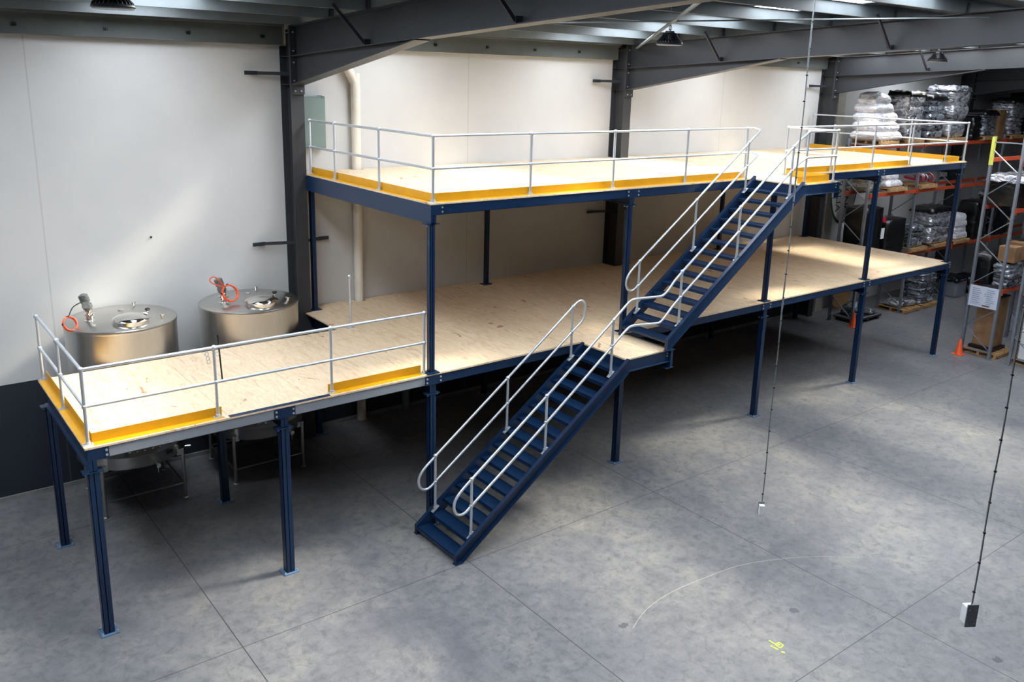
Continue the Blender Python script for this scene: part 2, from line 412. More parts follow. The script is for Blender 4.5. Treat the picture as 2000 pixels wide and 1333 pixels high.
# roof cross bracing
def rod(name, label, p0, p1, r, m):
    o = MB().cyl(p0, p1, r, 8).build(name, m, base=p0, smooth=True); return setp(o, label, 'brace')
rod('bracing_rod', 'thin dark rod crossing the roof between the first two rafters', (5.2, 2.6, rb(2.6) + .42), (13.1, -3.9, rb(-3.9) + .42), .012, M['purlin'])
rod('bracing_tube', 'pale diagonal roof tube passing beside the middle high bay light', (13.35, 4.25, 7.86), (5.0, -5.6, 8.30), .028, M['purlin'])

# high bay lamps
def highbay(x, y, z, label, s=1.0):
    t = thing('high_bay_light', label, 'light', (x, y, z), 'high bay lights')
    MB().lathe((x, y, z), [(.02, .20), (.07, .20), (.08, .17), (.05, .16)], 20).lathe((x, y, z), [(.205, 0), (.21, .012), (.20, .03), (.12, .07), (.09, .15), (.05, .17)], 28).build('housing', M['black'], t, smooth=True)
    mb = MB()
    for k in range(28):
        a = 2 * math.pi * k / 28; c, s_ = math.cos(a), math.sin(a)
        mb.add([(x + .08 * c, y + .08 * s_, z + .03), (x + .20 * c, y + .20 * s_, z + .03), (x + .195 * c, y + .195 * s_, z + .05), (x + .13 * c, y + .13 * s_, z + .12), (x + .10 * c, y + .10 * s_, z + .17), (x + .06 * c, y + .06 * s_, z + .17)], [(0, 1, 2, 3, 4, 5)])
    o = mb.build('cooling_fins', M['black'], t); sm = o.modifiers.new('s', 'SOLIDIFY'); sm.thickness = .006; sm.offset = 0
    MB().lathe((x, y, z), [(.195, -.012), (.2, .002)], 28).build('lens', M['motor'], t, smooth=True)
    zt = rt(y) + .205
    MB().tube([(x, y, z + .2), (x, y, zt)], .006, 6).tube([(x + .03 * math.cos(a), y, z + .25 + .04 * math.sin(a)) for a in [k * math.pi / 5 for k in range(10)]], .007, 6, closed=True).build('hanging_chain', M['purlin'], t)
    MB().box(x - .03, x + .01, y - .135, y - .128, z + .02, z + .05).build('label_sticker', M['white'], t)
    return t
highbay(8.64, -1.14, 7.70, 'black finned high bay light hanging near the roof centre')
highbay(.46, -1.20, 7.72, 'black finned high bay light cut off at the top left of the view')
highbay(17.44, -.91, 7.70, 'black finned high bay light farther back between rafters')
highbay(26.0, -1.0, 7.66, 'small distant high bay light at the far right roof')

# wall items
t = thing('electrical_cabinet', 'grey green electrical cabinet on the wall beside the nearest portal column', 'cabinet', (5.28, 4.7, 5.74))
MB().box(5.04, 5.53, 4.62, 4.798, 5.74, 6.70).build('cabinet_body', M['cabinet'], t, bevel=.008)
MB().box(5.05, 5.52, 4.604, 4.62, 5.755, 6.66).build('door', M['cabinet'], t, bevel=.004)
MB().box(5.46, 5.52, 4.60, 4.80, 6.70, 6.715).build('top_lip', M['galv'], t)
t = thing('downpipe', 'cream plastic downpipe on the wall passing through both decks', 'pipe', (6.2, 4.68, 0))
MB().tube(smoothpath([(6.2, 4.68, .0), (6.2, 4.68, 3), (6.2, 4.68, 6.85), (6.19, 4.68, 6.95), (6.13, 4.68, 7.08), (6.0, 4.68, 7.28), (5.88, 4.68, 7.46), (5.86, 4.68, 7.56)], 4), .092, 20).build('pipe', M['pvc'], t, smooth=True)
MB().cyl((6.2, 4.68, 6.78), (6.2, 4.68, 6.86), .10, 20).cyl((6.2, 4.68, 2.95), (6.2, 4.68, 3.03), .10, 20).build('socket_collar', M['pvc'], t, smooth=True)
o = MB().cyl((7.3, 4.7, 0), (7.3, 4.7, 2.58), .085, 16).build('downpipe', M['motor'], smooth=True, base=(7.3, 4.7, 0)); setp(o, 'grey pipe on the dark wall under the lower deck', 'pipe')
o = MB().box(22.55, 22.95, 4.62, 4.79, 0, 7.58).build('wall_duct', plain('beige_duct', (170, 168, 160), .5), base=(22.75, 4.7, 0)); setp(o, 'beige square duct on the wall beside the third portal column', 'duct')
t = thing('conduit_pipe', 'thin pale conduit with clips beside the third portal column', 'pipe', (22.35, 4.6, 0))
MB().cyl((22.35, 4.6, 0), (22.35, 4.6, 5.2), .022, 8).build('pipe', M['pvc'], t, smooth=True)
mb = MB()
for k in range(5): mb.box(22.31, 22.39, 4.56, 4.79, .8 + k * .9, .83 + k * .9)
mb.build('clip', M['portal_dark'], t)
o = MB().cyl((2.237, 4.8, 4.275), (2.237, 4.775, 4.275), .018, 8).build('wall_anchor', M['black'], base=(2.237, 4.79, 4.275)); setp(o, 'tiny dark anchor bolt on the white wall above the tanks', 'bolt')

# ------------------------------------------------------------------ mezzanine
Z1, Z2 = 2.619, 5.296
CX = [.07, 2.56, 5.02, 9.2, 13.44, 17.33, 21.3]
def bolts(mb, pts, d, r=.013, L=.014):
    for p in pts: mb.cyl(p, tuple(Vector(p) + Vector(d) * L), r, 6)
def each_bolt(t, pts, d, r=.013, L=.014, name='bolt', mat='bolt', n=6):
    for p in pts: MB().cyl(p, tuple(Vector(p) + Vector(d) * L), r, n).build(name, M[mat], t)
def column(x, y, z0, z1, w, label, group, stub=None, cap=True, base='floor'):
    t = thing('steel_column', label, 'column', (x, y, z0), group)
    h = w / 2; f = .009
    mb = MB()   # H section
    mb.box(x - h, x + h, y - h, y - h + f, z0 + .012, z1 - .012).box(x - h, x + h, y + h - f, y + h, z0 + .012, z1 - .012).box(x - .005, x + .005, y - h, y + h, z0 + .012, z1 - .012)
    mb.box(x - h, x - h + f * .8, y - h, y + h, z0 + .012, z1 - .012)
    mb.build('shaft', M['blue'], t)
    if base == 'floor':
        MB().box(x - .115, x + .115, y - .105, y + .105, z0, z0 + .014).build('base_plate', M['baseplate'], t)
        each_bolt(t, [(x + a, y + b, z0 + .014) for a in (-.09, .09) for b in (-.08, .08)], (0, 0, 1), .011, .03, 'anchor_bolt')
    else:
        MB().box(x - .11, x + .11, y - .09, y + .09, z0, z0 + .014).build('base_plate', M['blue'], t)
    if cap:
        MB().box(x - .12, x + .12, y - h - .01, y + h + .01, z1 - .014, z1).build('cap_plate', M['blue'], t)
        each_bolt(t, [(x + a, y + b, z1 - .014) for a in (-.09, .09) for b in (-.035, .035)], (0, 0, -1), .013, .02, 'cap_bolt')
    return t
ordinal = ['first', 'second', 'third', 'fourth', 'fifth', 'sixth', 'seventh']
lowlab = ['navy column at the near left corner of the walkway, closest to the camera', 'navy front column under the middle of the walkway, in front of the tanks', 'tall navy front column behind the foot of the lower staircase, under the walkway end',
          'navy front column under the first stair landing', 'navy front column just right of the upper staircase foot, on the floor', 'navy front column on the floor with an orange cone behind it', 'navy column under the far right corner of the lower deck']
for i, x in enumerate(CX): column(x, .062, 0, 2.29, .125 if i < 2 else .112, lowlab[i], 'front row of lower mezzanine columns')
reara = ['navy rear column at the left end of the walkway, by the wall', 'navy rear column between the two steel tanks']
for i in range(2): column(CX[i], 2.72, 0, 2.29, .12, reara[i], 'rear columns of the walkway')
rearb = ['dark rear column under the lower deck beside the nearest portal column', 'dark rear column under the lower deck seen under the walkway end', 'dark rear column under the lower deck behind the second portal column',
         'dark rear column under the lower deck seen right of the upper staircase', 'dark rear column under the far end of the lower deck by the racking']
rx = [5.12, 9.25, 13.62, 17.25, 21.25]
for i, x in enumerate(rx): column(x, 4.46, 0, 2.29, .1, rearb[i], 'rear row of lower mezzanine columns')
uplab = ['navy column on the walkway end holding the upper deck near corner', 'navy column behind the upper staircase foot handrail', 'navy column on the lower deck seen below the upper staircase top', 'navy column on the lower deck between upper landing and far corner', 'navy column holding the far right corner of the upper deck']
for i, x in enumerate(CX[2:]): column(x, .075, Z1, 4.985, .088, uplab[i], 'front row of upper mezzanine columns', base='deck')
upr = ['navy column standing on the deck at the nearest portal column', 'navy rear column on the lower deck against the grey wall', 'navy rear column beside the second portal column', 'navy rear column seen above the staircase treads', 'navy rear column at the far right end of the upper deck']
for i, x in enumerate(rx): column(x, 4.46, Z1, 4.985, .085, upr[i], 'rear row of upper mezzanine columns', base='deck')

def ibeam_y(x, y0, y1, zt, depth, w, m, label, group, plates=True):
    t = thing('cross_beam', label, 'beam', (x, y0, zt - depth), group)
    MB().box(x - w / 2, x + w / 2, y0, y1, zt - .01, zt).box(x - w / 2, x + w / 2, y0, y1, zt - depth, zt - depth + .01).box(x - .004, x + .004, y0, y1, zt - depth, zt).build('beam', m, t)
    if plates:
        MB().box(x - w / 2, x + w / 2, y0, y0 + .01, zt - depth, zt).build('end_plate', m, t)
    return t
zt1, zt2 = Z1 - .025, Z2 - .025
CL = 'cross beams of the lower deck'; CU = 'cross beams of the upper deck'
ibeam_y(CX[0] - .0, 0.0, 2.80, zt1, zt1 - 2.29, .10, M['blue'], 'navy cross beam along the left end of the walkway', CL)
ibeam_y(CX[1], .012, 2.80, zt1, zt1 - 2.29, .10, M['blue'], 'navy cross beam under the middle of the walkway', CL)
for i, x in enumerate(CX[2:]):
    y0 = -1.15 if i == 1 else .012
    ibeam_y(x, y0, 4.52, zt1, zt1 - 2.29, .11, M['blue'], ['navy cross beam under the walkway end where the upper deck starts', 'navy cross beam cantilevered out under the first stair landing', 'navy cross beam of the lower deck right of the first landing', 'navy cross beam of the lower deck near the far cone', 'navy cross beam under the far right end of the lower deck'][i], CL)
    xx = x if i != 2 else 13.44
    ibeam_y(xx, -1.08 if i == 2 else .012, 4.52, zt2, zt2 - 4.985, .10, M['blue'], ['deep navy beam along the left end of the upper deck', 'navy cross beam of the upper deck over the mid front column', 'navy cross beam cantilevered out under the upper landing', 'navy cross beam of the upper deck right of the landing', 'navy beam along the far right end of the upper deck'][i], CU)
# deep side web of the upper deck's left end, visible as a flat plate
def cbeam_x(x0, x1, y, zt, depth, m, label, group, name='edge_beam', f=.05):
    o = MB().box(x0, x1, y, y + .006, zt - depth, zt).box(x0, x1, y, y + f, zt - .006, zt).box(x0, x1, y, y + f, zt - depth, zt - depth + .006).build(name, m, base=(x0, y, zt - depth))
    return setp(o, label, 'beam', group)
EB = 'edge beams along the deck fronts'
segs1 = [(.27, 2.42, 'grey'), (2.72, 4.90, 'grey'), (5.18, 9.07, 'blue'), (9.36, 13.3, 'blue'), (13.6, 17.2, 'blue'), (17.48, 21.17, 'blue')]
l1 = ['unpainted grey edge beam under the near part of the walkway', 'unpainted grey edge beam under the far part of the walkway', 'navy edge beam of the lower deck behind the lower staircase', 'navy edge beam of the lower deck under the upper staircase', 'navy edge beam of the lower deck right of the hanging cable', 'navy edge beam of the lower deck at its far right end']
for (a, b, c), l in zip(segs1, l1): cbeam_x(a, b, .008, zt1, .15 if c == 'grey' else .155, M[c], l, EB)
cbeam_x(1.8, 3.28, .0, Z1 + .001, .03, M['blue'], 'slim navy edge strip on the open gap of the walkway', None, 'edge_strip', .09)
segs2 = [(5.2, 9.06), (9.36, 13.28), (13.6, 17.2), (17.48, 21.17)]
l2 = ['navy edge beam under the upper deck front at its left end', 'navy edge beam under the upper deck front left of the staircase top', 'navy edge beam under the upper deck front right of the landing', 'navy edge beam under the upper deck front at the far right']
for (a, b), l in zip(segs2, l2): cbeam_x(a, b, .008, zt2, .155, M['blue'], l, EB)
# bracket plates at the columns
def bracket(x, zt, label, h=.155, y=-.002, x0=None, x1=None):
    t = thing('splice_bracket', label, 'bracket', (x, y, zt - h), 'beam splice brackets')
    a = x - .145 if x0 is None else x0; b = x + .165 if x1 is None else x1
    MB().box(a, b, y, y + .009, zt - h, zt).build('plate', M['blue'], t)
    each_bolt(t, [(px, y, zt - h + q) for px in ((a + .03, b - .03) if x0 is None else (b - .03,)) for q in (.045, .11)], (0, -1, 0), .016, .012)
bl = ['navy bolted bracket at the near left corner of the walkway', 'navy bolted bracket in the middle of the walkway edge', 'navy bolted bracket where walkway and upper deck column meet', 'navy bolted bracket under the first landing corner', 'navy bolted bracket on the lower deck edge by the hanging cable', 'navy bolted bracket on the lower deck edge above the cone', 'navy bolted bracket at the far right corner of the lower deck']
for i, x in enumerate(CX):
    if i == 0: bracket(x, zt1, bl[i], x0=.02, x1=.27)
    elif i == 6: bracket(x, zt1, bl[i], x0=21.17, x1=21.40)
    else: bracket(x, zt1, bl[i])
bu = ['navy bolted bracket at the near corner of the upper deck', 'navy bolted bracket on the upper deck edge above the mid front column', 'navy bolted bracket on the upper deck edge behind the landing', 'navy bolted bracket on the upper deck edge right of the landing', 'navy bolted bracket at the far right corner of the upper deck']
for i, x in enumerate(CX[2:]):
    if i == 0: bracket(x, zt2, bu[i], x0=4.97, x1=5.2)
    elif i == 4: bracket(x, zt2, bu[i], x0=21.17, x1=21.40)
    else: bracket(x, zt2, bu[i])
# side plates (deep beams seen from the left)
for (x, y0, y1, zt, zb, lab) in ((4.972, .0, 4.34, zt2, 4.985, 'deep flat navy side beam of the upper deck left end'), (21.37, .0, 4.7, zt2, 4.985, 'navy side beam of the upper deck right end'), (21.37, .0, 4.7, zt1, 2.29, 'navy side beam of the lower deck right end')):
    o = MB().box(x, x + .006, y0, y1, zb, zt).build('side_beam', M['blue'], base=(x, y0, zb)); setp(o, lab, 'beam')
o = MB().box(.095, .10, .012, .10, 2.40, 2.585).build('packing_plate', M['grey'], base=(.097, .05, 2.4)); setp(o, 'small pale grey plate behind the near corner bracket of the walkway', 'plate')

# plywood decks
DK = [(-.005, -.005), (21.43, -.005), (21.43, 4.79), (13.42, 4.79), (13.42, 4.34), (13.12, 4.34), (13.12, 4.79), (6.31, 4.79), (6.31, 4.57), (6.09, 4.57), (6.09, 4.79), (5.0, 4.79), (5.0, 4.34), (4.87, 4.34), (4.87, 2.99), (-.005, 2.99)]
o = MB().prism(DK, Z1 - .025, Z1).build('plywood_deck', M['ply'], base=(0, 0, Z1 - .025)); setp(o, 'long pale plywood floor of the lower deck and walkway', 'deck')
D2 = [(4.975, -.005), (21.43, -.005), (21.43, 4.79), (13.42, 4.79), (13.42, 4.34), (13.12, 4.34), (13.12, 4.79), (6.31, 4.79), (6.31, 4.57), (6.09, 4.57), (6.09, 4.79), (5.0, 4.79), (5.0, 4.34), (4.975, 4.34)]
o = MB().prism(D2, Z2 - .025, Z2).build('plywood_deck', M['ply'], base=(5, 0, Z2 - .025)); setp(o, 'brightly lit plywood floor of the upper deck', 'deck')
def landing(x0, x1, y0, z, label, nm):
    t = thing('stair_landing', label, 'landing', (x0, y0, z - .2))
    MB().box(x0 - .01, x1, y0 - .005, -.006, z - .025, z).build('plywood_top', M['ply'], t)
    MB().box(x0, x1, y0, y0 + .008, z - .22, z - .027).box(x0, x1, y0 - .045, y0, z - .22, z - .21).box(x0, x0 + .008, y0, -.03, z - .22, z - .027).build('channel_frame', M['blue'], t)
    MB().box(x1 - .0, x1 + .012, y0 - .05, y0 + .05, z - .325, z - .027).box(x1 - .10, x1 + .08, y0 - .055, y0 + .05, z - .335, z - .325).box(x1 - .03, x1 + .12, y0 - .03, y0 + .05, z - .026, z - .014).build('end_bracket', M['blue'], t)
    each_bolt(t, [(x1 - .04, y0, z - q) for q in (.07, .12)], (0, -1, 0), .013, .012)
landing(8.10, 9.13, -1.16, Z1, 'small plywood landing between the lower and upper staircases', 1)
landing(12.53, 13.78, -1.12, Z2, 'small plywood landing at the top of the upper staircase with yellow kickboards', 2)

# staircases
def stair(xf, z0, n, going, rise, ztop, xtop, label, foot_z):
    t = thing('steel_staircase', label, 'staircase', (xf, -.64, foot_z))
    sl = rise / going; off = .03
    xa, xb = xf - .0, xtop
    def zn(x): return z0 + (x - xf) * sl + off
    for ys, s in ((-.105, 1), (-1.165, -1)):
        mb = MB(); c = math.sqrt(1 + sl * sl); dep = .20 * c
        ya, yb = ys - .004, ys + .004
        xl = xf + (dep - (zn(xf) - foot_z)) / sl
        poly = [(xa, foot_z), (xa, zn(xa)), (xb, zn(xb)), (xb, zn(xb) - dep), (xl, foot_z)]
        mb.prism(poly, ya, yb, 'Y')
        yo0, yo1 = (ys, ys - .065) if s < 0 else (ys, ys + .065)
        y0_, y1_ = min(yo0, yo1), max(yo0, yo1)
        if s > 0: y1_ = ys + .065
        th = .009 * c
        mb.prism([(xa, zn(xa) - th), (xa, zn(xa)), (xb, zn(xb)), (xb, zn(xb) - th)], y0_, y1_, 'Y')
        mb.prism([(xl, foot_z), (xl - .01, foot_z + th), (xb, zn(xb) - dep + th), (xb, zn(xb) - dep)], y0_, y1_, 'Y')
        mb.box(xa - .006, xa + .003, y0_, y1_, foot_z, zn(xa))
        mb.build('stringer', M['blue'], t)
        MB().box(xa - .02, xa + .12, y0_ - .01, y1_ + .01, foot_z, foot_z + .01).build('foot_plate', M['blue'], t)
    for k in range(n):
        x = xf + k * going; z = z0 + k * rise
        MB().box(x, x + .26, -1.161, -.109, z - .006, z).box(x, x + .006, -1.161, -.109, z - .05, z).box(x + .254, x + .26, -1.161, -.109, z - .045, z).build('tread', M['blue'], t)
    return t
stair(4.653, .125, 14, .2475, .178, Z1, 8.10, 'lower navy steel staircase with open treads from the floor to the first landing', 0)
stair(9.01, 2.797, 14, .2485, .1785, Z2, 12.53, 'upper navy steel staircase with open treads up to the top deck', Z1)

# handrails
RR = .0215
def posts_part(t, pts, h=.98, mid=.5, ball=True, plate='flat', slope=0):
    for (x, y, z) in pts:
        mb = MB().cyl((x, y, z + .008), (x, y, z + h), RR, 10)
        mb.ball((x, y, z + h), .036, 10, 6); mb.ball((x, y, z + mid), .034, 10, 6)
        p = mb.build('post', M['galv'], t, smooth=True)
        if plate == 'flat':
            m2 = MB().box(x - .06, x + .06, y - .035, y + .035, z + .002, z + .012).cyl((x, y, z + .01), (x, y, z + .045), .03, 10)
            bolts(m2, [(x - .045, y, z + .012), (x + .045, y, z + .012)], (0, 0, 1), .01, .012)
        else:
            d = Vector((1, 0, slope)).normalized(); c = Vector((x, y, z + .008))
            m2 = MB().bar(c - d * .075, c + d * .075, .06, .012).cyl((x, y, z), (x, y, z + .05), .03, 10)
            bolts(m2, [tuple(c - d * .055), tuple(c + d * .055)], (0, 0, 1), .01, .018)
        o = m2.build('base_plate', M['galv'], p, smooth=True)
def rail(name, t, paths, r=RR):
    for p in paths: MB().tube(p, r, 10).build(name, M['galv'], t, smooth=True)
HR = 'galvanised tube handrails'
yk = .10
# walkway rail
t = thing('handrail', 'galvanised tube handrail around the near end and front of the walkway', 'handrail', (.06, yk, Z1), HR)
posts_part(t, [(.06, yk, Z1), (.06, 1.52, Z1), (.06, 2.93, Z1), (1.67, yk, Z1), (3.34, yk, Z1), (4.91, yk, Z1)])
for dz, nm in ((.98, 'top_rail'), (.5, 'knee_rail')): rail(nm, t, [[(.06, 2.93, Z1 + dz), (.06, yk, Z1 + dz)], [(.06, yk, Z1 + dz), (4.91, yk, Z1 + dz)]])
MB().cyl((1.77, .13, Z1 + .47), (1.74, .13, Z1 + 1.14), .011, 8).build('drop_bolt', M['black'], t, label='thin black rod beside the post')
mb = MB()
for q, (cx, cz) in enumerate([(1.58, .90), (1.59, .84), (1.72, .88), (1.6, .79)]):
    mb.tube([(cx + .022 * math.cos(a), yk + .02, Z1 + cz + .03 * math.sin(a)) for a in [k * math.pi / 5 for k in range(10)]], .004, 5, closed=True)
mb.build('chain', M['galv'], t)
t = thing('handrail_post', 'lone galvanised post with ball top on the lower deck by the tank', 'post', (5.11, 2.95, Z1))
MB().cyl((5.11, 2.95, Z1 + .01), (5.11, 2.95, Z1 + .96), .022, 10).build('tube', M['galv'], t, smooth=True)
MB().ball((5.11, 2.95, Z1 + .97), .042, 12, 7).ball((5.11, 2.95, Z1 + .48), .034, 12, 7).build('ball_fitting', M['galv'], t, smooth=True)
MB().box(5.04, 5.18, 2.91, 2.99, Z1, Z1 + .012).build('base_plate', M['galv'], t)
# upper deck left part
t = thing('handrail', 'galvanised handrail along the left end and front of the upper deck', 'handrail', (5.07, yk, Z2), HR)
posts_part(t, [(5.07, yk, Z2), (6.93, yk, Z2), (8.78, yk, Z2), (10.66, yk, Z2), (12.40, yk, Z2), (5.05, 1.70, Z2), (5.05, 3.30, Z2), (5.05, 4.30, Z2)])
for dz, nm in ((.98, 'top_rail'), (.5, 'knee_rail')): rail(nm, t, [[(5.05, 4.30, Z2 + dz), (5.06, yk, Z2 + dz)], [(5.06, yk, Z2 + dz), (12.62, yk, Z2 + dz)]])
# upper deck right part
t = thing('handrail', 'galvanised handrail around the far right end of the upper deck', 'handrail', (13.72, yk, Z2), HR)
posts_part(t, [(13.72, yk, Z2), (15.4, yk, Z2), (17.06, yk, Z2), (18.75, yk, Z2), (20.48, yk, Z2), (21.40, yk - .03, Z2), (21.33, 1.56, Z2), (21.33, 3.15, Z2), (21.33, 4.62, Z2)])
for dz, nm in ((.98, 'top_rail'), (.5, 'knee_rail')): rail(nm, t, [[(13.72, yk, Z2 + dz), (21.38, yk - .03, Z2 + dz)], [(21.38, yk - .03, Z2 + dz), (21.33, 4.62, Z2 + dz)]])
# stair rails
yn, yf = -1.135, -.135
bot = [(4.98, 1.285), (4.82, 1.165), (4.73, 1.08), (4.672, .98), (4.672, .87), (4.72, .785), (4.80, .755), (4.88, .775), (4.98, .845)]
def P(y, pts): return [(x, y, z) for x, z in pts]
top_n = [(4.98, 1.285), (6.40, 2.315), (7.765, 3.345), (8.08, 3.585), (8.20, 3.63), (8.40, 3.625), (8.82, 3.60), (8.93, 3.62), (9.05, 3.70), (9.35, 3.965), (10.79, 4.985), (12.20, 6.02), (12.64, 6.28)]
mid_n = [(4.98, .845), (6.40, 1.86), (7.765, 2.895), (8.08, 3.13), (8.20, 3.175), (8.40, 3.165), (8.80, 3.13), (8.90, 3.15), (9.02, 3.24), (9.35, 3.52), (10.79, 4.54), (12.20, 5.57), (12.64, 5.80)]
t = thing('handrail', 'long galvanised handrail on the near side of both staircases and landings', 'handrail', (4.98, yn, .35), HR)
posts_part(t, P(yn, [(4.98, .345), (6.40, 1.375), (7.765, 2.405)]), .94, .5, plate='slope', slope=.72)
posts_part(t, P(yn, [(9.35, 3.03), (10.79, 4.045), (12.20, 5.08)]), .94, .49, plate='slope', slope=.718)
posts_part(t, [(12.66, yn + .02, Z2), (13.62, yn + .02, Z2)], .99, .5)
rail('top_rail', t, [smoothpath(P(yn, top_n), 3), [(12.64, yn, 6.285), (13.62, yn + .02, 6.285)], [(13.62, yn + .02, 6.285), (13.72, yk, 6.28)]])
rail('knee_rail', t, [smoothpath(P(yn, mid_n), 3), [(12.64, yn, 5.80), (13.62, yn + .02, 5.80)], [(13.62, yn + .02, 5.80), (13.72, yk, 5.80)]])
rail('end_loop', t, [smoothpath(P(yn, bot), 4)])
t = thing('handrail', 'galvanised handrail on the far side of the lower staircase, looped at both ends', 'handrail', (4.98, yf, .35), HR)
posts_part(t, P(yf, [(4.975, .36), (6.39, 1.39), (7.765, 2.415)]), .93, .48, plate='slope', slope=.72)
rail('top_rail', t, [P(yf, [(4.975, 1.285), (6.39, 2.32), (7.765, 3.345)])]); rail('knee_rail', t, [P(yf, [(4.975, .845), (6.39, 1.87), (7.765, 2.895)])])
rail('end_loop', t, [smoothpath(P(yf, bot), 4), smoothpath(P(yf, [(7.765, 3.345), (7.88, 3.42), (7.97, 3.425), (8.035, 3.36), (8.05, 3.25), (8.03, 3.13), (7.97, 3.04), (7.765, 2.895)]), 4)])
t = thing('handrail', 'galvanised handrail on the far side of the upper staircase', 'handrail', (9.33, yf, 3.04), HR)
posts_part(t, P(yf, [(9.335, 3.035), (10.76, 4.05), (12.17, 5.08)]), .94, .49, plate='slope', slope=.718)
rail('top_rail', t, [P(yf, [(9.335, 3.975), (10.76, 4.995), (12.17, 6.015), (12.50, 6.25)]) + [(12.62, yk, 6.275)]]); rail('knee_rail', t, [P(yf, [(9.335, 3.525), (10.76, 4.545), (12.17, 5.56), (12.48, 5.77)]) + [(12.60, yk, 5.796)]])
rail('end_loop', t, [smoothpath(P(yf, [(x + 4.355, z + 2.69) for x, z in bot]), 4)])

# yellow kickboards
def kick(x0, x1, y, z, label):       # along x
    o = MB().box(x0, x1, y, y + .115, z, z + .004).box(x0, x1, y + .115, y + .119, z, z + .125).build('kickboard', M['yellow'], base=((x0 + x1) / 2, y, z)); setp(o, label, 'kickboard', 'yellow kickboards')
def kicky(y0, y1, x, z, label, s=1):
    a, b = (x, x + .115) if s > 0 else (x - .115, x)
    e = b if s > 0 else a
    o = MB().box(a, b, y0, y1, z, z + .004).box(e - .002, e + .002, y0, y1, z, z + .125).build('kickboard', M['yellow'], base=(x, (y0 + y1) / 2, z)); setp(o, label, 'kickboard', 'yellow kickboards')
kick(.12, 1.74, .03, Z1 + .0005, 'yellow kickboard on the near front of the walkway')
kick(3.30, 4.88, .03, Z1 + .0005, 'yellow kickboard on the far front of the walkway')
kicky(.13, 2.96, .0, Z1 + .0005, 'yellow kickboard across the near end of the walkway')
kick(5.11, 12.48, .03, Z2 + .0005, 'long yellow kickboard on the front of the upper deck left of the staircase')
kicky(.15, 4.33, 4.98, Z2 + .0005, 'yellow kickboard across the left end of the upper deck')
kick(13.86, 18.76, .03, Z2 + .0005, 'yellow kickboard on the front of the upper deck right of the landing')
kick(20.46, 21.3, .03, Z2 + .0005, 'short yellow kickboard at the far right front of the upper deck')
kicky(.15, 4.7, 21.42, Z2 + .0005, 'yellow kickboard across the far right end of the upper deck', -1)
kick(12.60, 13.66, -1.115, Z2 + .0005, 'yellow kickboard on the front of the upper landing')
kicky(-.98, -.0, 13.77, Z2 + .0005, 'yellow kickboard on the side of the upper landing', -1)

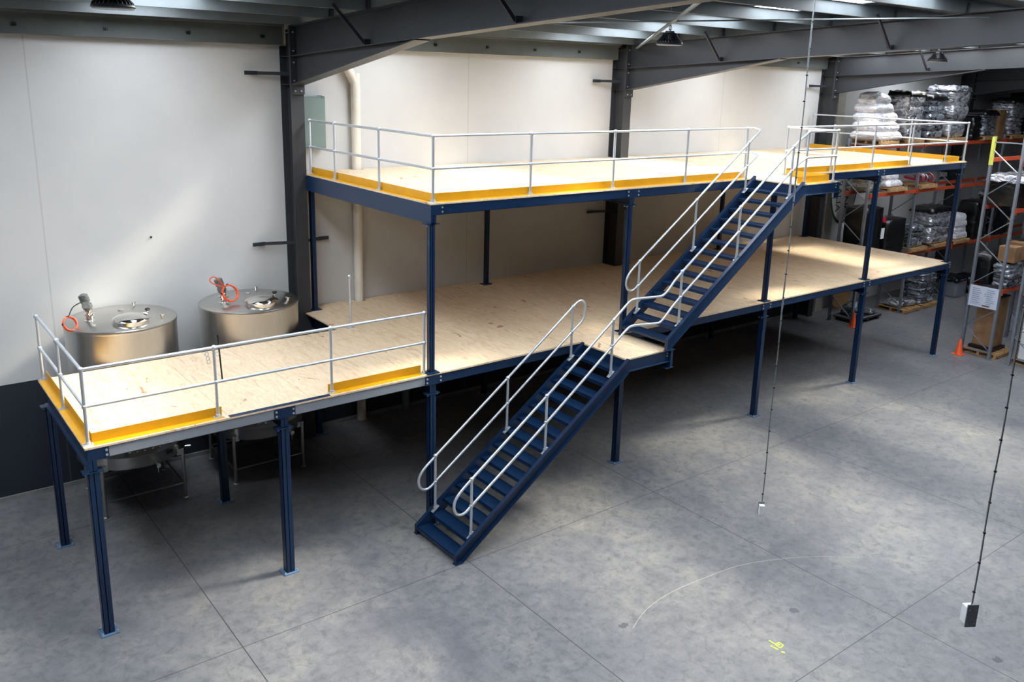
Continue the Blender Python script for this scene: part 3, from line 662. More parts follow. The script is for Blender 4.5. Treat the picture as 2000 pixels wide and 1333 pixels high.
# ------------------------------------------------------------------ tanks
def tank(cx, cy, label, flip):
    t = thing('steel_tank', label, 'tank', (cx, cy, 0), 'stainless steel tanks')
    r = .855; zt = 3.14
    MB().lathe((cx, cy, 0), [(r - .12, .80), (r - .01, .82), (r, .84), (r, 1.02), (r + .004, 1.025), (r + .004, 1.03), (r, 1.035), (r, zt)], 64).build('shell', M['steel'], t, smooth=True)
    MB().lathe((cx, cy, 0), [(r + .006, zt - .05), (r + .010, zt - .02), (r + .004, zt), (r - .03, zt + .022), (r - .4, zt + .06), (.05, zt + .10)], 64).build('lid', M['steel'], t, smooth=True)
    mb = MB()
    for row in range(7):
        for k in range(44):
            a = 2 * math.pi * (k + .5 * (row % 2)) / 44
            if math.sin(a) > .45: continue
            z = 1.12 + row * .1
            c = Vector((cx + r * math.cos(a), cy + r * math.sin(a), z)); d = Vector((math.cos(a), math.sin(a), 0))
            mb.tube([c - d * .004, c + d * .004, c + d * .011], [.022, .019, .006], 8)
    mb.build('dimple_jacket', M['steel_pol'], t, smooth=True)
    mx, my = cx + .04, cy - .50
    zl = zt + .05
    mw = MB().lathe((mx, my, zl), [(.265, -.03), (.265, .05), (.25, .055), (.24, .05)], 40).build('manway', M['steel_pol'], t, smooth=True)
    MB().lathe((mx, my, zl), [(.28, .055), (.287, .065), (.275, .082), (.21, .112), (.11, .135), (.01, .14)], 40).build('manway_cover', M['steel_pol'], mw, smooth=True)
    MB().cyl((mx + .29, my + .12, zl), (mx + .29, my + .12, zl + .12), .012, 8).bar((mx + .03, my + .24, zl + .09), (mx + .28, my + .1, zl + .09), .02, .014).ball((mx, my + .24, zl + .09), .025, 10, 6).build('clamp_arm', M['steel_pol'], mw, smooth=True)
    MB().lathe((mx + .29, my + .12, zl + .115), [(.012, 0), (.035, .015), (.045, .035), (.03, .05), (.01, .055)], 12).build('knob', M['black'], mw, smooth=True)
    # agitator gear motor
    ax, ay = cx - .48, cy - .08
    za = zt + .04
    MB().lathe((ax, ay, za), [(.09, -.02), (.09, .02), (.055, .03), (.055, .10), (.085, .11), (.085, .13), (.05, .14), (.05, .2)], 20).build('agitator_flange', M['steel_pol'], t, smooth=True)
    mm = MB()
    dirv = Vector((-.28, .1, 1)).normalized(); b0 = Vector((ax, ay, za + .19))
    path = [b0 + dirv * q for q in (0, .03, .03, .10, .10, .13, .13, .26, .28)]
    mm.tube(path, [.06, .06, .075, .075, .055, .055, .065, .065, .03], 14)
    for q in range(7): c = b0 + dirv * (.14 + q * .018); mm.tube([c, c + dirv * .005], .075, 14)
    mm.box(ax - .10, ax - .03, ay - .07, ay, za + .24, za + .34).build('agitator_motor', M['motor'], t, smooth=True)
    for (vx, vy, s) in ((cx + .05, cy + .16, 1), (cx + .52, cy - .50, .8), (cx + .35, cy + .55, .7)):
        MB().lathe((vx, vy, zt + .02), [(.03 * s, 0), (.03 * s, .06), (.05 * s, .065), (.05 * s, .09), (.03 * s, .095)], 12).build('vent_fitting', M['steel_pol'], t, smooth=True)
    for a, b in ((-1, -1), (1, -1), (-1, 1), (1, 1)):
        x, y = cx + a * .64, cy + b * .64
        MB().cyl((x, y, .02), (x, y, .90), .03, 12).lathe((x, y, 0), [(.05, 0), (.05, .015), (.02, .03)], 12).box(min(x, x - a * .1), max(x, x - a * .1), y - .01, y + .01, .8, .9).build('leg', M['steel'], t, smooth=True)
    MB().cyl((cx - .62, cy - .64, .27), (cx + .62, cy - .64, .27), .014, 8).cyl((cx - .62, cy + .64, .27), (cx + .62, cy + .64, .27), .014, 8).cyl((cx - .64, cy - .62, .27), (cx - .64, cy + .62, .27), .014, 8).cyl((cx + .64, cy - .62, .27), (cx + .64, cy + .62, .27), .014, 8).build('leg_tie_bar', M['steel'], t, smooth=True)
    vx = cx + (.15 if not flip else .32)
    vy = cy - math.sqrt(r * r - (vx - cx) ** 2)
    MB().cyl((vx, vy + .03, .90), (vx, vy - .16, .86), .026, 12).lathe((vx, vy - .16, .86), [(.036, -.01), (.036, .02)], 12, 'Y').cyl((vx, vy - .14, .84), (vx - .01, vy - .15, .74), .003, 5).build('drain_valve', M['steel_pol'], t, smooth=True)
    if not flip:
        a = -math.radians(62)
        c = Vector((cx + (r + .004) * math.cos(a), cy + (r + .004) * math.sin(a), .95)); d = Vector((-math.sin(a), math.cos(a), 0))
        MB().bar(c - d * .06, c + d * .06, .006, .06).build('name_plate', M['portal_dark'], t)
        MB().cyl((cx + .8, cy + .1, .62), (cx + .98, cy + .05, .62), .02, 10).build('side_port', M['steel_pol'], t, smooth=True)
    return t
T1, T2 = (1.42, 3.875), (3.58, 3.875)
tank(*T1, 'left stainless steel tank by the wall behind the walkway', False)
tank(*T2, 'right stainless steel tank by the portal column behind the walkway', True)
def coil(c, r, n, nrm, label, tail, thick=.011):
    c = Vector(c); nrm = Vector(nrm).normalized(); u = nrm.cross(Vector((0, 0, 1))).normalized(); v = nrm.cross(u)
    t = thing('orange_cable', label, 'cable', tuple(c))
    mb = MB(); pts = []
    rnd = random.Random(int(c.x * 100))
    for k in range(n * 20):
        a = 2 * math.pi * k / 20; rr = r * (1 + .10 * math.sin(k * .31)) + rnd.uniform(-.004, .004)
        pts.append(c + u * rr * math.cos(a) + v * rr * 1.05 * math.sin(a) + nrm * (.018 * math.sin(k * .17)))
    mb.tube(pts, thick, 7).build('coiled_lead', M['orange'], t, smooth=True)
    MB().tube(smoothpath(tail, 5), thick * .8, 7).build('lead_tail', M['orange'] if 'right' in label else M['black'], t, smooth=True)
    MB().tube([c + v * (-r) * .9 + u * .0, c + v * (-r) * 1.12], .022, 8).tube([c + u * r * .88, c + u * r * 1.13], .02, 8).build('cable_tie', M['black'], t)
a1 = (T1[0] - .48, T1[1] - .08, 3.18)
coil((a1[0] - .33, a1[1] - .18, 3.245), .105, 4, (.35, -1, .55), 'orange cable coil hanging off the agitator motor of the left tank', [(a1[0] - .33, a1[1] - .16, 3.35), (a1[0] - .25, a1[1] - .1, 3.47), (a1[0] - .12, a1[1] - .04, 3.52)])
a2 = (T2[0] - .48, T2[1] - .08, 3.18)
coil((a2[0] + .06, a2[1] - .16, 3.40), .14, 5, (.2, -1, .5), 'bright orange cable coil looped over the motor of the right tank', [(a2[0] - .02, a2[1] - .14, 3.50), (a2[0] - .2, a2[1] - .12, 3.58), (a2[0] - .26, a2[1] - .12, 3.66), (a2[0] - .18, a2[1] - .12, 3.70), (a2[0] - .1, a2[1] - .13, 3.62), (a2[0] + .0, a2[1] - .14, 3.50)], .012)

# ------------------------------------------------------------------ hanging switch boxes on cables
def pendant(x, y, z, s, label, face):
    t = thing('hanging_socket_box', label, 'socket', (x, y, z)); zt = rt(y) + .2
    q = Matrix.Translation((x, y, z)) @ Matrix.Rotation(face, 4, 'Z')
    MB().box(-.06 * s, .06 * s, -.012 * s, 0, -.13 * s, .13 * s, q).build('mounting_plate', M['darkplate'], t)
    MB().box(-.05 * s, .05 * s, 0, .10 * s, -.11 * s, .085 * s, q).build('box', M['white'], t, bevel=.004)
    mb = MB()
    for a in (-.035, .035):
        for b in (-.09, .07): p = q @ Vector((a * s, -.012 * s, b * s)); p2 = q @ Vector((a * s, -.018 * s, b * s)); MB().cyl(p, p2, .006 * s, 6).build('screw', M['bolt'], t)
    pc = q @ Vector((0, .02 * s, .13 * s)); n = 30; rn = random.Random(3)
    path = [(pc.x + .012 * math.sin(k * .9), pc.y, pc.z - .02 + (zt - pc.z) * k / n) for k in range(n + 1)]
    MB().tube(path, .008, 7).build('cable', M['motor'], t, smooth=True)
    path = [(pc.x + .014 + .004 * math.sin(k * 2.1), pc.y + .006, pc.z - .02 + (zt - pc.z) * k / 90) for k in range(91)]
    MB().tube(path, .006, 5).build('chain', M['galv'], t, smooth=True)
    zz = pc.z + .12
    while zz < zt: MB().cyl((pc.x, pc.y, zz), (pc.x, pc.y, zz + .014), .015, 8).build('cable_tie', M['black'], t); zz += .32
pendant(7.87, -4.20, 1.28, .72, 'small white socket box hanging low on a long cable over mid floor', math.radians(140))
pendant(6.31, -7.77, 2.14, .95, 'nearer hanging socket box with dark back plate at lower right', math.radians(-32))

# ------------------------------------------------------------------ floor marks and cones
mb = MB()
def stroke(mb, pts, w, z=.0015):
    for (a, b) in zip(pts[:-1], pts[1:]):
        mb.bar((a[0], a[1], z), (b[0], b[1], z), w, .002)
def fl(u, v):
    d = R_ * ((u - 1000) / 1697.96) + U_ * ((583.3 - v) / 1697.96) + F_; q = -7.157 / d.z
    return (-1.925 + d.x * q, -10.901 + d.y * q)
stroke(mb, [fl(1502, 1252), fl(1512, 1258), fl(1524, 1261)], .02); stroke(mb, [fl(1505, 1262), fl(1520, 1270)], .02)
stroke(mb, [fl(1514, 1260), fl(1522, 1256), fl(1530, 1261), fl(1524, 1267), fl(1514, 1260)], .016); stroke(mb, [fl(1526, 1274), fl(1533, 1276)], .03)
o = mb.build('paint_mark', M['lime'], base=(fl(1518, 1263)[0], fl(1518, 1263)[1], 0)); setp(o, 'lime green spray paint squiggle on the concrete floor', 'floor mark')
mb = MB(); arc = smoothpath([(*fl(u, v), 0) for u, v in ((1236, 1228), (1262, 1192), (1310, 1158), (1380, 1128), (1450, 1104), (1540, 1091), (1610, 1088), (1680, 1090))], 5)
for a, b in zip(arc[:-1], arc[1:]): mb.bar((a.x, a.y, .0012), (b.x, b.y, .0012), .012, .001)
o = mb.build('floor_scratch', M['chalk'], base=(arc[0].x, arc[0].y, 0)); setp(o, 'long pale curved scratch across the concrete floor in front of the stairs', 'floor mark')
for (u, v, l) in ((1552, 1194, 'dark scuffed patch on the floor above the green paint mark'), (1218, 1222, 'dark scuff on the floor near the joint in the foreground'), (1948, 1290, 'small dark scuff at the bottom right of the floor')):
    c = fl(u, v); rn = random.Random(u); n = 14
    poly = [(c[0] + (.05 + rn.uniform(0, .05)) * math.cos(2 * math.pi * k / n), c[1] + (.03 + rn.uniform(0, .05)) * math.sin(2 * math.pi * k / n)) for k in range(n)]
    o = MB().prism(poly, .0005, .0015).build('floor_scuff', M['scuff'], base=(c[0], c[1], 0)); setp(o, l, 'floor mark')
def cone(x, y, label):
    t = thing('traffic_cone', label, 'cone', (x, y, 0), 'orange traffic cones')
    MB().lathe((x, y, 0), [(.115, .02), (.10, .04), (.025, .44), (.018, .45)], 20).build('cone_body', M['cone'], t, smooth=True)
    MB().box(x - .13, x + .13, y - .13, y + .13, 0, .022).build('cone_base', M['cone'], t, bevel=.006)
cone(21.98, 2.90, 'orange traffic cone behind a navy column by the wall racking')
cone(21.98, -.32, 'orange traffic cone beside the foot of the signed rack frame')

# ------------------------------------------------------------------ pallet racking
def frame(x, y0, y1, h, label, group, guard=False):
    t = thing('rack_upright_frame', label, 'rack frame', (x, (y0 + y1) / 2, 0), group)
    for y in (y0, y1):
        s = 1 if y == y0 else -1
        u = MB().box(x - .042, x + .042, y - .004, y + .004, .01, h).box(x - .045, x - .039, min(y, y + s * .06), max(y, y + s * .06), .01, h).box(x + .039, x + .045, min(y, y + s * .06), max(y, y + s * .06), .01, h).build('upright', M['rack'], t)
        MB().box(x - .07, x + .07, y - .05, y + .09 if s > 0 else y + .05, 0, .01).build('foot_plate', M['baseplate'], u)
    z = .2; up = True
    MB().bar((x, y0 + .03, z), (x, y1 - .03, z), .03, .03).build('lattice_brace', M['rack'], t)
    while z + .6 < h - .2:
        a, b = (y0 + .03, y1 - .03) if up else (y1 - .03, y0 + .03)
        MB().bar((x, a, z), (x, b, z + .6), .022, .03, (1, 0, 0)).build('lattice_brace', M['rack'], t); z += .6; up = not up
    MB().bar((x, y0 + .03, h - .15), (x, y1 - .03, h - .15), .03, .03).build('lattice_brace', M['rack'], t)
    if guard: MB().box(x - .055, x + .05, y1 - .06, y1 + .012, h - .75, h - .02).build('corner_guard', M['guard'], t)
    return t
def beam(x0, x1, y, z, label, group):
    t = thing('rack_beam', label, 'rack beam', (x0, y, z - .1), group)
    MB().box(x0 + .05, x1 - .05, y - .022, y + .022, z - .1, z).build('beam', M['rackb'], t)
    for x in (x0 + .05, x1 - .05): MB().box(x - .02, x + .02, y - .032, y + .032, z - .15, z + .03).build('end_connector', M['rackb'], t)
AX = [22.05, 24.83, 27.61, 30.39, 33.17, 35.95]
an = ['first bay from the deck', 'second bay', 'third bay', 'fourth bay', 'fifth bay']
for i, x in enumerate(AX): frame(x, 2.98, 3.80, 5.62, 'galvanised rack frame by the wall, ' + ['nearest the mezzanine', 'second from the mezzanine', 'third from the mezzanine', 'fourth from the mezzanine', 'fifth from the mezzanine', 'last of the row'][i], 'rack frames along the wall')
for i in range(5):
    for z, nm in ((2.0, 'lowest'), (4.03, 'middle'), (5.46, 'top')):
        for y, s in ((2.98, 'front'), (3.80, 'rear')): beam(AX[i], AX[i + 1], y, z, 'orange %s level %s beam in the %s of the wall racking' % (nm, s, an[i]), 'orange beams of the wall racking')
BX = [22.2, 24.98, 27.76, 30.54]
for i, x in enumerate(BX):
    frame(x, -1.06, -.25, 5.95, ['galvanised rack frame carrying the pale printed sign', 'galvanised rack frame behind the one with the printed sign', 'third rack frame of the signed row', 'last rack frame of the signed row'][i], 'rack frames of the signed row', guard=(i == 0))
    frame(x, -2.34, -1.53, 5.95, ['galvanised rack frame at the right edge of the view, nearest end', 'second frame of the rack row at the right edge', 'third frame of the rack row at the right edge', 'last frame of the rack row at the right edge'][i], 'rack frames at the right edge')
for i in range(3):
    for z, nm in ((1.95, 'lowest'), (4.12, 'middle'), (5.38, 'top')):
        for y, s in ((-1.06, 'right'), (-.25, 'left')): beam(BX[i], BX[i + 1], y, z, 'orange %s level beam on the %s side of the signed racking, bay %s' % (nm, s, ['one', 'two', 'three'][i]), 'orange beams of the signed racking')

# pallets
pal = None
def pallet(x, y, z, label, blackp=False):
    global pal
    if pal is None:
        t = thing('wooden_pallet', label, 'pallet', (0, 0, 0), 'wooden pallets')
        for k in range(6): MB().box(-.5 + k * .184, -.5 + k * .184 + .1, -.48, .48, .11, .13).build('deck_board', M['wood'], t)
        for yy in (-.46, 0, .46): MB().box(-.5, .5, yy - .035 if yy < .4 else yy - .05, yy + .035 if yy > -.4 else yy + .05, .02, .11).build('bearer', M['wood'], t)
        for xx in (-.5, -.05, .42): MB().box(xx, xx + .09, -.48, .48, 0, .02).build('bottom_board', M['wood'], t)
        t.location = (x, y, z); pal = t; return t
    c = dup(pal, (0, 0, 0), label); c.location = (x, y, z); return c
from mathutils import noise as NZ
def load(x0, x1, y0, y1, z0, z1, mat, label, layers=6, bulge=.05, lean=(0, 0), seed=0, topr=.8, cat='pallet load', name='wrapped_pallet_load', parts=None, waist=None, top_cap=None, lump=.05):
    cx, cy = (x0 + x1) / 2, (y0 + y1) / 2; hx, hy = (x1 - x0) / 2, (y1 - y0) / 2
    t = thing(name, label, cat, (cx, cy, z0), 'loads on the racking')
    seg = 40; rows = layers * 6; mb = MB(); vs = []; fs = []
    H = z1 - z0
    for i in range(rows + 1):
        q = i / rows
        lay = abs(math.sin(math.pi * q * layers)) ** .5
        sc = 1 - bulge * (1 - lay)
        if waist: sc *= waist(q)
        lr = random.Random(seed * 31 + int(q * layers * .999)); ox, oy = lr.uniform(-.03, .03), lr.uniform(-.03, .03)
        for k in range(seg):
            a = 2 * math.pi * k / seg; ca, sa = math.cos(a), math.sin(a)
            e = .28; px = math.copysign(abs(ca) ** e, ca); py = math.copysign(abs(sa) ** e, sa)
            x = px * hx * sc; y = py * hy * sc
            nz = NZ.noise(Vector((x * 4 + seed * 7, y * 4, q * H * 5))) * lump
            vs.append(Vector((cx + x * (1 + nz * 1.2) + ox + lean[0] * q, cy + y * (1 + nz * 1.2) + oy + lean[1] * q, z0 + q * H + nz * .5 * q)))
    for i in range(rows):
        for k in range(seg):
            k2 = (k + 1) % seg; fs.append((i * seg + k, i * seg + k2, (i + 1) * seg + k2, (i + 1) * seg + k))
    b = len(vs); rr = rows * seg
    for j, (s, dz) in enumerate(((.9, .03), (.6, .06), (.3, .07))):
        for k in range(seg):
            v = vs[rr + k]; c = Vector((cx + lean[0], cy + lean[1], z1))
            w = c + (v - c) * s; nz = NZ.noise(Vector((w.x * 5, w.y * 5, seed))) * .05; w.z = z1 + dz * topr + nz; vs.append(w)
    for j in range(3):
        A = rr if j == 0 else b + (j - 1) * seg; B = b + j * seg
        for k in range(seg): k2 = (k + 1) % seg; fs.append((A + k, A + k2, B + k2, B + k))
    fs.append(tuple(b + 2 * seg + k for k in range(seg))); fs.append(tuple(range(seg))[::-1])
    mb.add(vs, fs); st = mb.build('wrapped_stack', mat, t, smooth=True, autosmooth=75)
    if top_cap:   # loose sheet over the top
        m2 = MB(); n = 14; V = []
        ccx, ccy = cx + lean[0], cy + lean[1]
        for i in range(n):
            for j in range(n):
                u = -1.08 + 2.16 * i / (n - 1); v = -1.08 + 2.16 * j / (n - 1); ed = max(abs(u), abs(v))
                dz = -.16 * max(0, ed - .9) / .18
                V.append((ccx + u * hx, ccy + v * hy, z1 + .09 + dz + .06 * NZ.noise(Vector((u * 3, v * 3, seed + 5)))))
        m2.add(V, [(i * n + j, i * n + j + 1, (i + 1) * n + j + 1, (i + 1) * n + j) for i in range(n - 1) for j in range(n - 1)])
        o = m2.build('loose_cover', M[top_cap], t, smooth=True, autosmooth=80); sm = o.modifiers.new('s', 'SOLIDIFY'); sm.thickness = .012
    return t
TB = 5.46
WP = 'on the top level of the wall racking'
def pl(x, y, z, w): pallet(x, y, z, 'timber pallet ' + w)
pl(22.75, 3.39, TB, 'under the leaning white wrapped sacks on the top rack level')
load(22.2, 23.45, 2.95, 3.85, TB + .13, 6.92, M['white_wrap'], 'leaning tower of white and grey wrapped sacks ' + WP, 5, .16, (-.15, .15), 1, lump=.12, waist=lambda q: 1.12 - .5 * q ** 1.6)
pl(24.2, 3.39, TB, 'under the tall clear wrapped stack with a dark cover')
load(23.75, 24.72, 3.0, 3.75, TB + .13, 6.93, M['silver'], 'tall silver wrapped stack with dark overhanging cover, second on the top rack level', 4, .07, (0, 0), 2, top_cap='blackwrap')
pl(25.55, 3.39, TB, 'under the black and silver drum stack on the top rack level')
load(25.05, 26.05, 3.0, 3.8, TB + .13, 6.85, M['smoke'], 'black and silver wrapped stack, third on the top rack level', 5, .16, (0, 0), 3, top_cap='blackwrap')
pl(26.85, 3.39, TB, 'under the tallest silver wrapped load')
load(26.25, 27.45, 2.95, 3.85, TB + .13, 7.12, M['silver'], 'tallest bulky silver wrapped load near the rafter', 3, .12, (0, 0), 4, waist=lambda q: .9 + .16 * q, top_cap='silver', lump=.1)
load(28.0, 28.6, 3.0, 3.8, TB + .02, 6.2, M['blackwrap'], 'black boxes stacked right of the tallest silver load', 4, .04, (0, 0), 5)
pl(29.2, 3.39, TB, 'under the low silver wrapped load right of the black boxes')
load(28.75, 29.75, 3.0, 3.8, TB + .13, 6.35, M['smoke'], 'low silver wrapped load with torn black cover on the top rack level', 5, .1, (0, 0), 6, top_cap='blackwrap')
load(29.9, 30.5, 3.1, 3.8, TB + .02, 6.45, M['card'], 'brown carton stack next to the bright silver load at top right', 2, .03, (0, 0), 7, topr=.1, lump=.01)
pl(31.2, 3.39, TB, 'under the bright silver load at the right edge')
load(30.7, 31.75, 3.0, 3.8, TB + .13, 6.75, M['silver'], 'bright silver wrapped load with black cover at the right edge, top level', 8, .08, (0, 0), 8, top_cap='blackwrap')
load(32.0, 33.0, 3.0, 3.8, TB + .02, 7.0, M['blackwrap'], 'tall black bags farthest right on the top rack level', 6, .15, (0, 0), 9, lump=.1)
load(22.3, 23.0, 3.1, 3.8, 4.05, 4.75, M['khaki'], 'dusty grey sacks on the middle level beside the upper deck end', 3, .1, (0, 0), 10, lump=.1)
# middle level
pl(23.55, 3.37, 4.03, 'with a white plastic sheet on the middle rack level')
load(23.1, 24.05, 3.0, 3.75, 4.16, 4.60, M['white_wrap'], 'low heap under a white plastic sheet on the middle rack level', 2, .2, (0, 0), 11, waist=lambda q: 1.05 - .35 * q, lump=.12)
pl(24.75 + .65, 3.37, 4.03, 'with red steel clamps on the middle rack level')
t = thing('clamp_pile', 'pile of red and dark steel clamps on a pallet on the middle rack level', 'clamps', (25.4, 3.35, 4.16))
rn = random.Random(5); 
for k in range(9):
    x = 25.05 + k * .085; mb = MB(); y = 3.0 + rn.uniform(0, .15); z = 4.24 + .02 * math.sin(k)
    mb.tube([(x + .0, y + .12 * math.cos(a), z + .12 + .12 * math.sin(a)) for a in [q * math.pi / 6 for q in range(12)]], .02, 6, closed=True).bar((x, y, z + .05), (x + .05, y + .5, z + .1), .04, .05)
    mb.build('clamp', M['red'] if k % 3 == 0 else M['motor'], t, smooth=True)
# lowest level
LB = 2.0
bin_ = load(22.2, 23.25, 3.0, 3.75, LB + .02, 3.55, M['blackwrap'], 'tall black bin with a small white label behind the lower deck end', 1, .02, (0, 0), 12, lump=.02)
MB().box(23.0, 23.18, 2.955, 2.965, 2.62, 2.95).build('paper_label', M['white'], bin_, label='white paper label')
MB().lathe((23.1, 2.96, 3.2), [(.09, -.01), (.09, .01)], 14, 'Y').build('red_marker', M['red'], bin_, label='round red marker')
load(23.45, 24.6, 3.0, 3.75, LB + .02, 3.12, M['blackwrap'], 'wide black wrapped box with a pale label strip on the lowest level', 1, .03, (0, 0), 13, lump=.04)
pl(25.35, 3.37, LB, 'under the short silver sack stack on the lowest level')
load(24.95, 25.8, 3.0, 3.75, LB + .13, 2.80, M['smoke'], 'short stack of silver wrapped sacks on the lowest rack level', 4, .14, (0, 0), 14)
pl(26.75, 3.37, LB, 'under the tall grey wrapped stack on the lowest level')
load(26.1, 27.4, 2.98, 3.78, LB + .13, 3.25, M['silver'], 'tall grey wrapped sack stack with rolled black cover on the lowest rack level', 4, .12, (0, 0), 15, top_cap='blackwrap')
pl(28.2, 3.37, LB, 'under the white wrapped load left of the signed frame')
load(27.85, 28.75, 3.0, 3.75, LB + .13, 2.95, M['white_wrap'], 'white wrapped load on the lowest rack level left of the signed frame', 4, .06, (0, 0), 16, waist=lambda q: 1.05 - .15 * q)
load(29.2, 30.2, 3.0, 3.75, LB + .02, 3.3, M['blackwrap'], 'black wrapped crate in the fourth bay, lowest level', 3, .04, (0, 0), 17)
load(30.7, 31.9, 3.0, 3.75, LB + .02, 3.5, M['blackwrap'], 'black wrapped stack with silver cover in the fifth bay, lowest level', 5, .06, (0, 0), 18, top_cap='silver')
# floor level
t = thing('steel_pallet', 'low dark pallet with a pale frame top on the floor by the wall', 'pallet', (22.95, 3.3, 0), 'floor pallets by the racking')
MB().box(22.25, 23.65, 2.95, 3.75, .10, .16).box(22.3, 22.45, 3.0, 3.7, 0, .1).box(22.9, 23.05, 3.0, 3.7, 0, .1).box(23.5, 23.62, 3.0, 3.7, 0, .1).build('pallet_base', M['black'], t)
MB().box(22.25, 23.65, 2.95, 2.98, .16, .19).box(22.25, 23.65, 3.72, 3.75, .16, .19).box(22.25, 22.28, 2.95, 3.75, .16, .19).box(23.62, 23.65, 2.95, 3.75, .16, .19).build('top_rim', M['grey'], t)
load(22.4, 22.95, 3.15, 3.65, .165, .50, M['smoke'], 'small grey wrapped parcels on the dark floor pallet', 2, .1, (0, 0), 19, lump=.1)
load(23.2, 23.55, 3.05, 3.4, .165, .26, M['silver'], 'flat silver wrapped parcel on the dark floor pallet', 1, .1, (0, 0), 20, lump=.1)
t = thing('cable_reel', 'round plywood reel leaning on the wall behind the floor pallets', 'reel', (23.65, 4.45, 0))
MB().lathe((23.65, 4.45, .62), [(.6, -.03), (.6, 0)], 40, 'Y').build('flange', M['reel'], t)
MB().lathe((23.65, 4.47, .62), [(.25, -.02), (.25, .2)], 24, 'Y').build('hub', M['reel'], t)
for i, x in enumerate((25.3, 26.5)):
    pallet(x, 3.3, 0, ['timber pallet on the floor strewn with torn plastic', 'timber pallet on the floor under the black ringed stack'][i])
load(24.95, 25.75, 3.0, 3.7, .135, .30, M['silver'], 'torn clear plastic heap on the floor pallet by the wall', 1, .2, (0, 0), 21, lump=.3)
load(26.0, 27.0, 2.95, 3.7, .135, 1.30, M['smoke'], 'stack of dark ringed trays wrapped in clear film on the floor', 14, .06, (0, 0), 22)
load(28.55, 29.35, 3.0, 3.7, .02, .62, M['grey'], 'grey metal drum cluster on the floor below the racking', 1, .02, (0, 0), 23, lump=.01, top_cap='blackwrap')
load(29.6, 30.3, 3.0, 3.7, .02, .6, M['blackwrap'], 'black bagged load on the floor beside the grey drums', 2, .1, (0, 0), 24, lump=.1)
# signed rack loads
load(22.42, 24.6, -1.10, -.10, 4.14, 4.86, M['blackwrap'], 'wide black crate high in the signed racking with crumpled silver top', 1, .02, (0, 0), 30, lump=.02, top_cap='silver')
load(22.45, 23.3, -.60, -.12, 1.97, 2.76, M['blackwrap'], 'square black bin just above the left half of the pale printed sign', 1, .02, (0, 0), 31, lump=.02)
load(22.45, 23.4, -1.10, -.64, 1.97, 2.58, M['smoke'], 'dark film wrapped stack above the right half of the pale printed sign', 5, .05, (0, 0), 33, lump=.04)
o = MB().box(22.5, 22.98, -1.12, -.70, 2.66, 3.08).build('cardboard_box', M['card'], base=(22.74, -.91, 2.66), bevel=.01); setp(o, 'nearer brown cardboard box in the signed racking', 'box', 'cardboard boxes in the signed racking')
o = MB().box(23.02, 23.42, -1.05, -.66, 2.66, 3.14).build('cardboard_box', M['card'], base=(23.2, -.85, 2.66), bevel=.01); setp(o, 'farther brown cardboard box in the signed racking', 'box', 'cardboard boxes in the signed racking')
load(23.6, 24.7, -1.0, -.3, 1.97, 3.0, M['blackwrap'], 'black wrapped stack deeper in the signed racking', 5, .06, (0, 0), 34)
load(25.2, 26.4, -1.0, -.3, 1.97, 3.2, M['blackwrap'], 'black wrapped stack in the second bay of the signed racking', 5, .06, (0, 0), 35, top_cap='silver')
load(25.2, 27.4, -1.0, -.3, 4.14, 5.0, M['blackwrap'], 'long black crate high in the second bay of the signed racking', 2, .04, (0, 0), 36)
pallet(22.85, -.66, .0, 'timber pallet under the tall brown carton behind the sign')
t = thing('tall_carton', 'tall brown wrapped carton standing behind the pale printed sign', 'carton', (22.9, -.62, .13))
MB().box(22.6, 23.2, -.90, -.35, .22, 1.62).build('carton_body', M['card'], t, bevel=.02)
MB().box(22.52, 23.28, -.96, -.30, .135, .22).build('black_tray', M['black'], t)
MB().box(22.58, 23.22, -.92, -.33, 1.62, 1.66).build('lid', M['black'], t)
t = thing('printed_sign', 'pale blue printed sign board fixed across the first rack frame', 'sign', (22.13, -.66, 1.4))
SGN = lambda yy, zz: (22.128, yy, zz)
MB().box(22.13, 22.142, -1.035, -.29, 1.40, 1.975).build('board', M['sign'], t)
mb = MB(); rn = random.Random(11)
for col_, (ya, yb) in enumerate(((-.36, -.62), (-.74, -.98))):
    for k in range(8):
        z = 1.90 - k * .055; L = rn.uniform(.55, 1.0); mb.box(22.126, 22.1295, ya + (yb - ya) * L, ya, z - .007, z + .007)
mb.box(22.126, 22.1295, -.635, -.36, 1.475, 1.482)
for z in (1.78, 1.73): mb.box(22.126, 22.1295, -.72, -.69, z - .014, z + .014)
mb.build('print_lines', M['print_'], t)
MB().box(22.126, 22.1295, -.86, -.66, 1.44, 1.475).build('logo_bar', M['printb'], t)
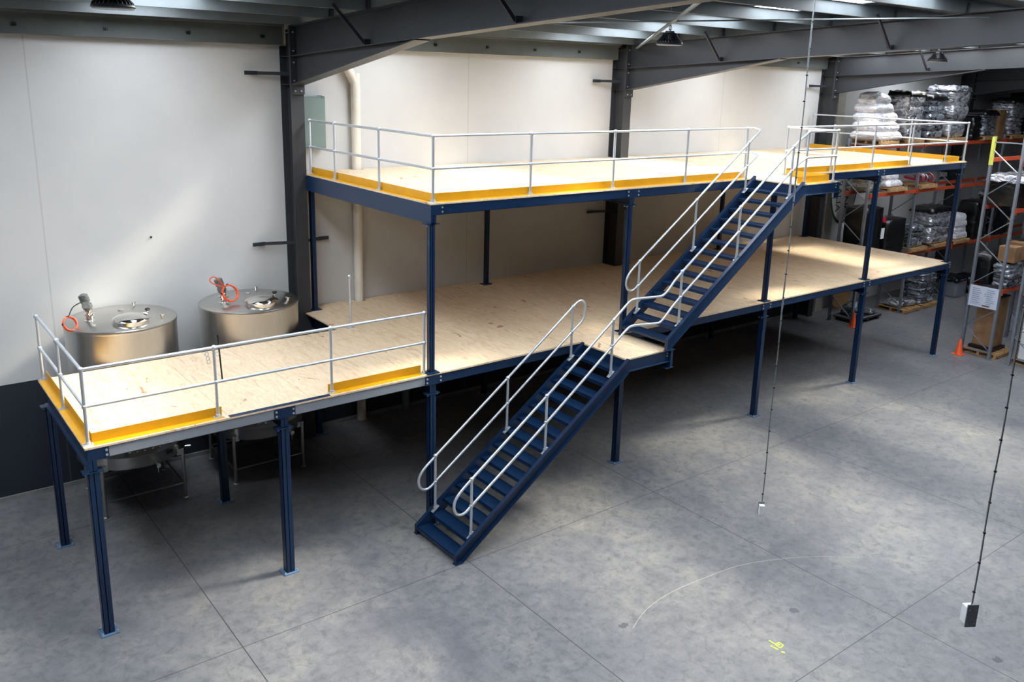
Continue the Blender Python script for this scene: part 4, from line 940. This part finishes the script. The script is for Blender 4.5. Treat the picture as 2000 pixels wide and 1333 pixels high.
# white boxes at right edge
for k in range(3):
    o = MB().box(22.5, 23.4, -2.25, -1.62, .14 + k * .42, .14 + k * .42 + .40).build('white_crate', M['white'], base=(22.95, -1.93, .14 + k * .42), bevel=.02)
    setp(o, ['white plastic crate at the bottom of the stack at the right edge', 'middle white plastic crate at the right edge', 'top white plastic crate at the right edge'][k], 'crate', 'white crates at the right edge')
pallet(22.95, -1.93, 0, 'timber pallet under the white crates at the right edge')
for k in range(4):
    o = MB().box(22.4, 23.3, -2.2, -1.58, 2.50 + k * .19, 2.50 + k * .19 + .15).build('white_tray', M['white'], base=(22.85, -1.9, 2.50 + k * .19), bevel=.01)
    setp(o, 'flat white tray stacked in the racking at the right edge, %s' % ['bottom', 'second', 'third', 'top'][k], 'tray', 'white trays')
load(22.4, 23.6, -2.25, -1.6, 2.0, 2.34, M['blackwrap'], 'black bagged load under the white trays at the right edge', 2, .1, (0, 0), 40)
for z in (1.95, 4.12, 5.38):
    for y in (-2.34, -1.53): beam(BX[0], BX[1], y, z, 'orange beam at height %s of the rack row at the right edge, %s side' % ({1.95: 'one', 4.12: 'two', 5.38: 'three'}[z], 'right' if y < -2 else 'left'), 'orange beams at the right edge')

# banner with lettering on the wall behind the racking
t = thing('banner', 'oval grey banner with dark green letters hanging behind the racking near the third portal column', 'banner', (22.92, 4.3, 2.9))
cxb, czb = 22.92, 4.15
ov = lambda k: [(cxb + .74 * k * math.cos(2 * math.pi * q / 40), czb + 1.25 * k * math.sin(2 * math.pi * q / 40)) for q in range(40)]
MB().prism(ov(1.0), 4.296, 4.305, 'Y').build('green_border', M['green'], t)
MB().prism(ov(.93), 4.288, 4.2955, 'Y').build('cloth', M['banner'], t)
def text(s, loc, rot, size, m, parent, sx=1.0):
    c = bpy.data.curves.new('lettering', 'FONT'); c.body = s; c.size = size; c.extrude = .002; c.align_x = 'CENTER'; c.align_y = 'CENTER'
    tmp = bpy.data.objects.new('tmp', c); me = bpy.data.meshes.new_from_object(tmp); bpy.data.objects.remove(tmp); me.name = 'lettering'
    me.materials.clear(); me.materials.append(m); o = bpy.data.objects.new('lettering', me); COL.objects.link(o); o.parent = parent
    o.location = Vector(loc) - BASE[parent]; o.rotation_euler = rot; o.scale = (sx, 1, 1); return o
text('AUSTRALIA', (22.62, 4.285, 4.25), (math.radians(90), math.radians(90), 0), 0.37, M['green'], t)
text('WTHANC', (23.02, 4.285, 4.1), (math.radians(90), math.radians(90), 0), .40, M['green'], t)
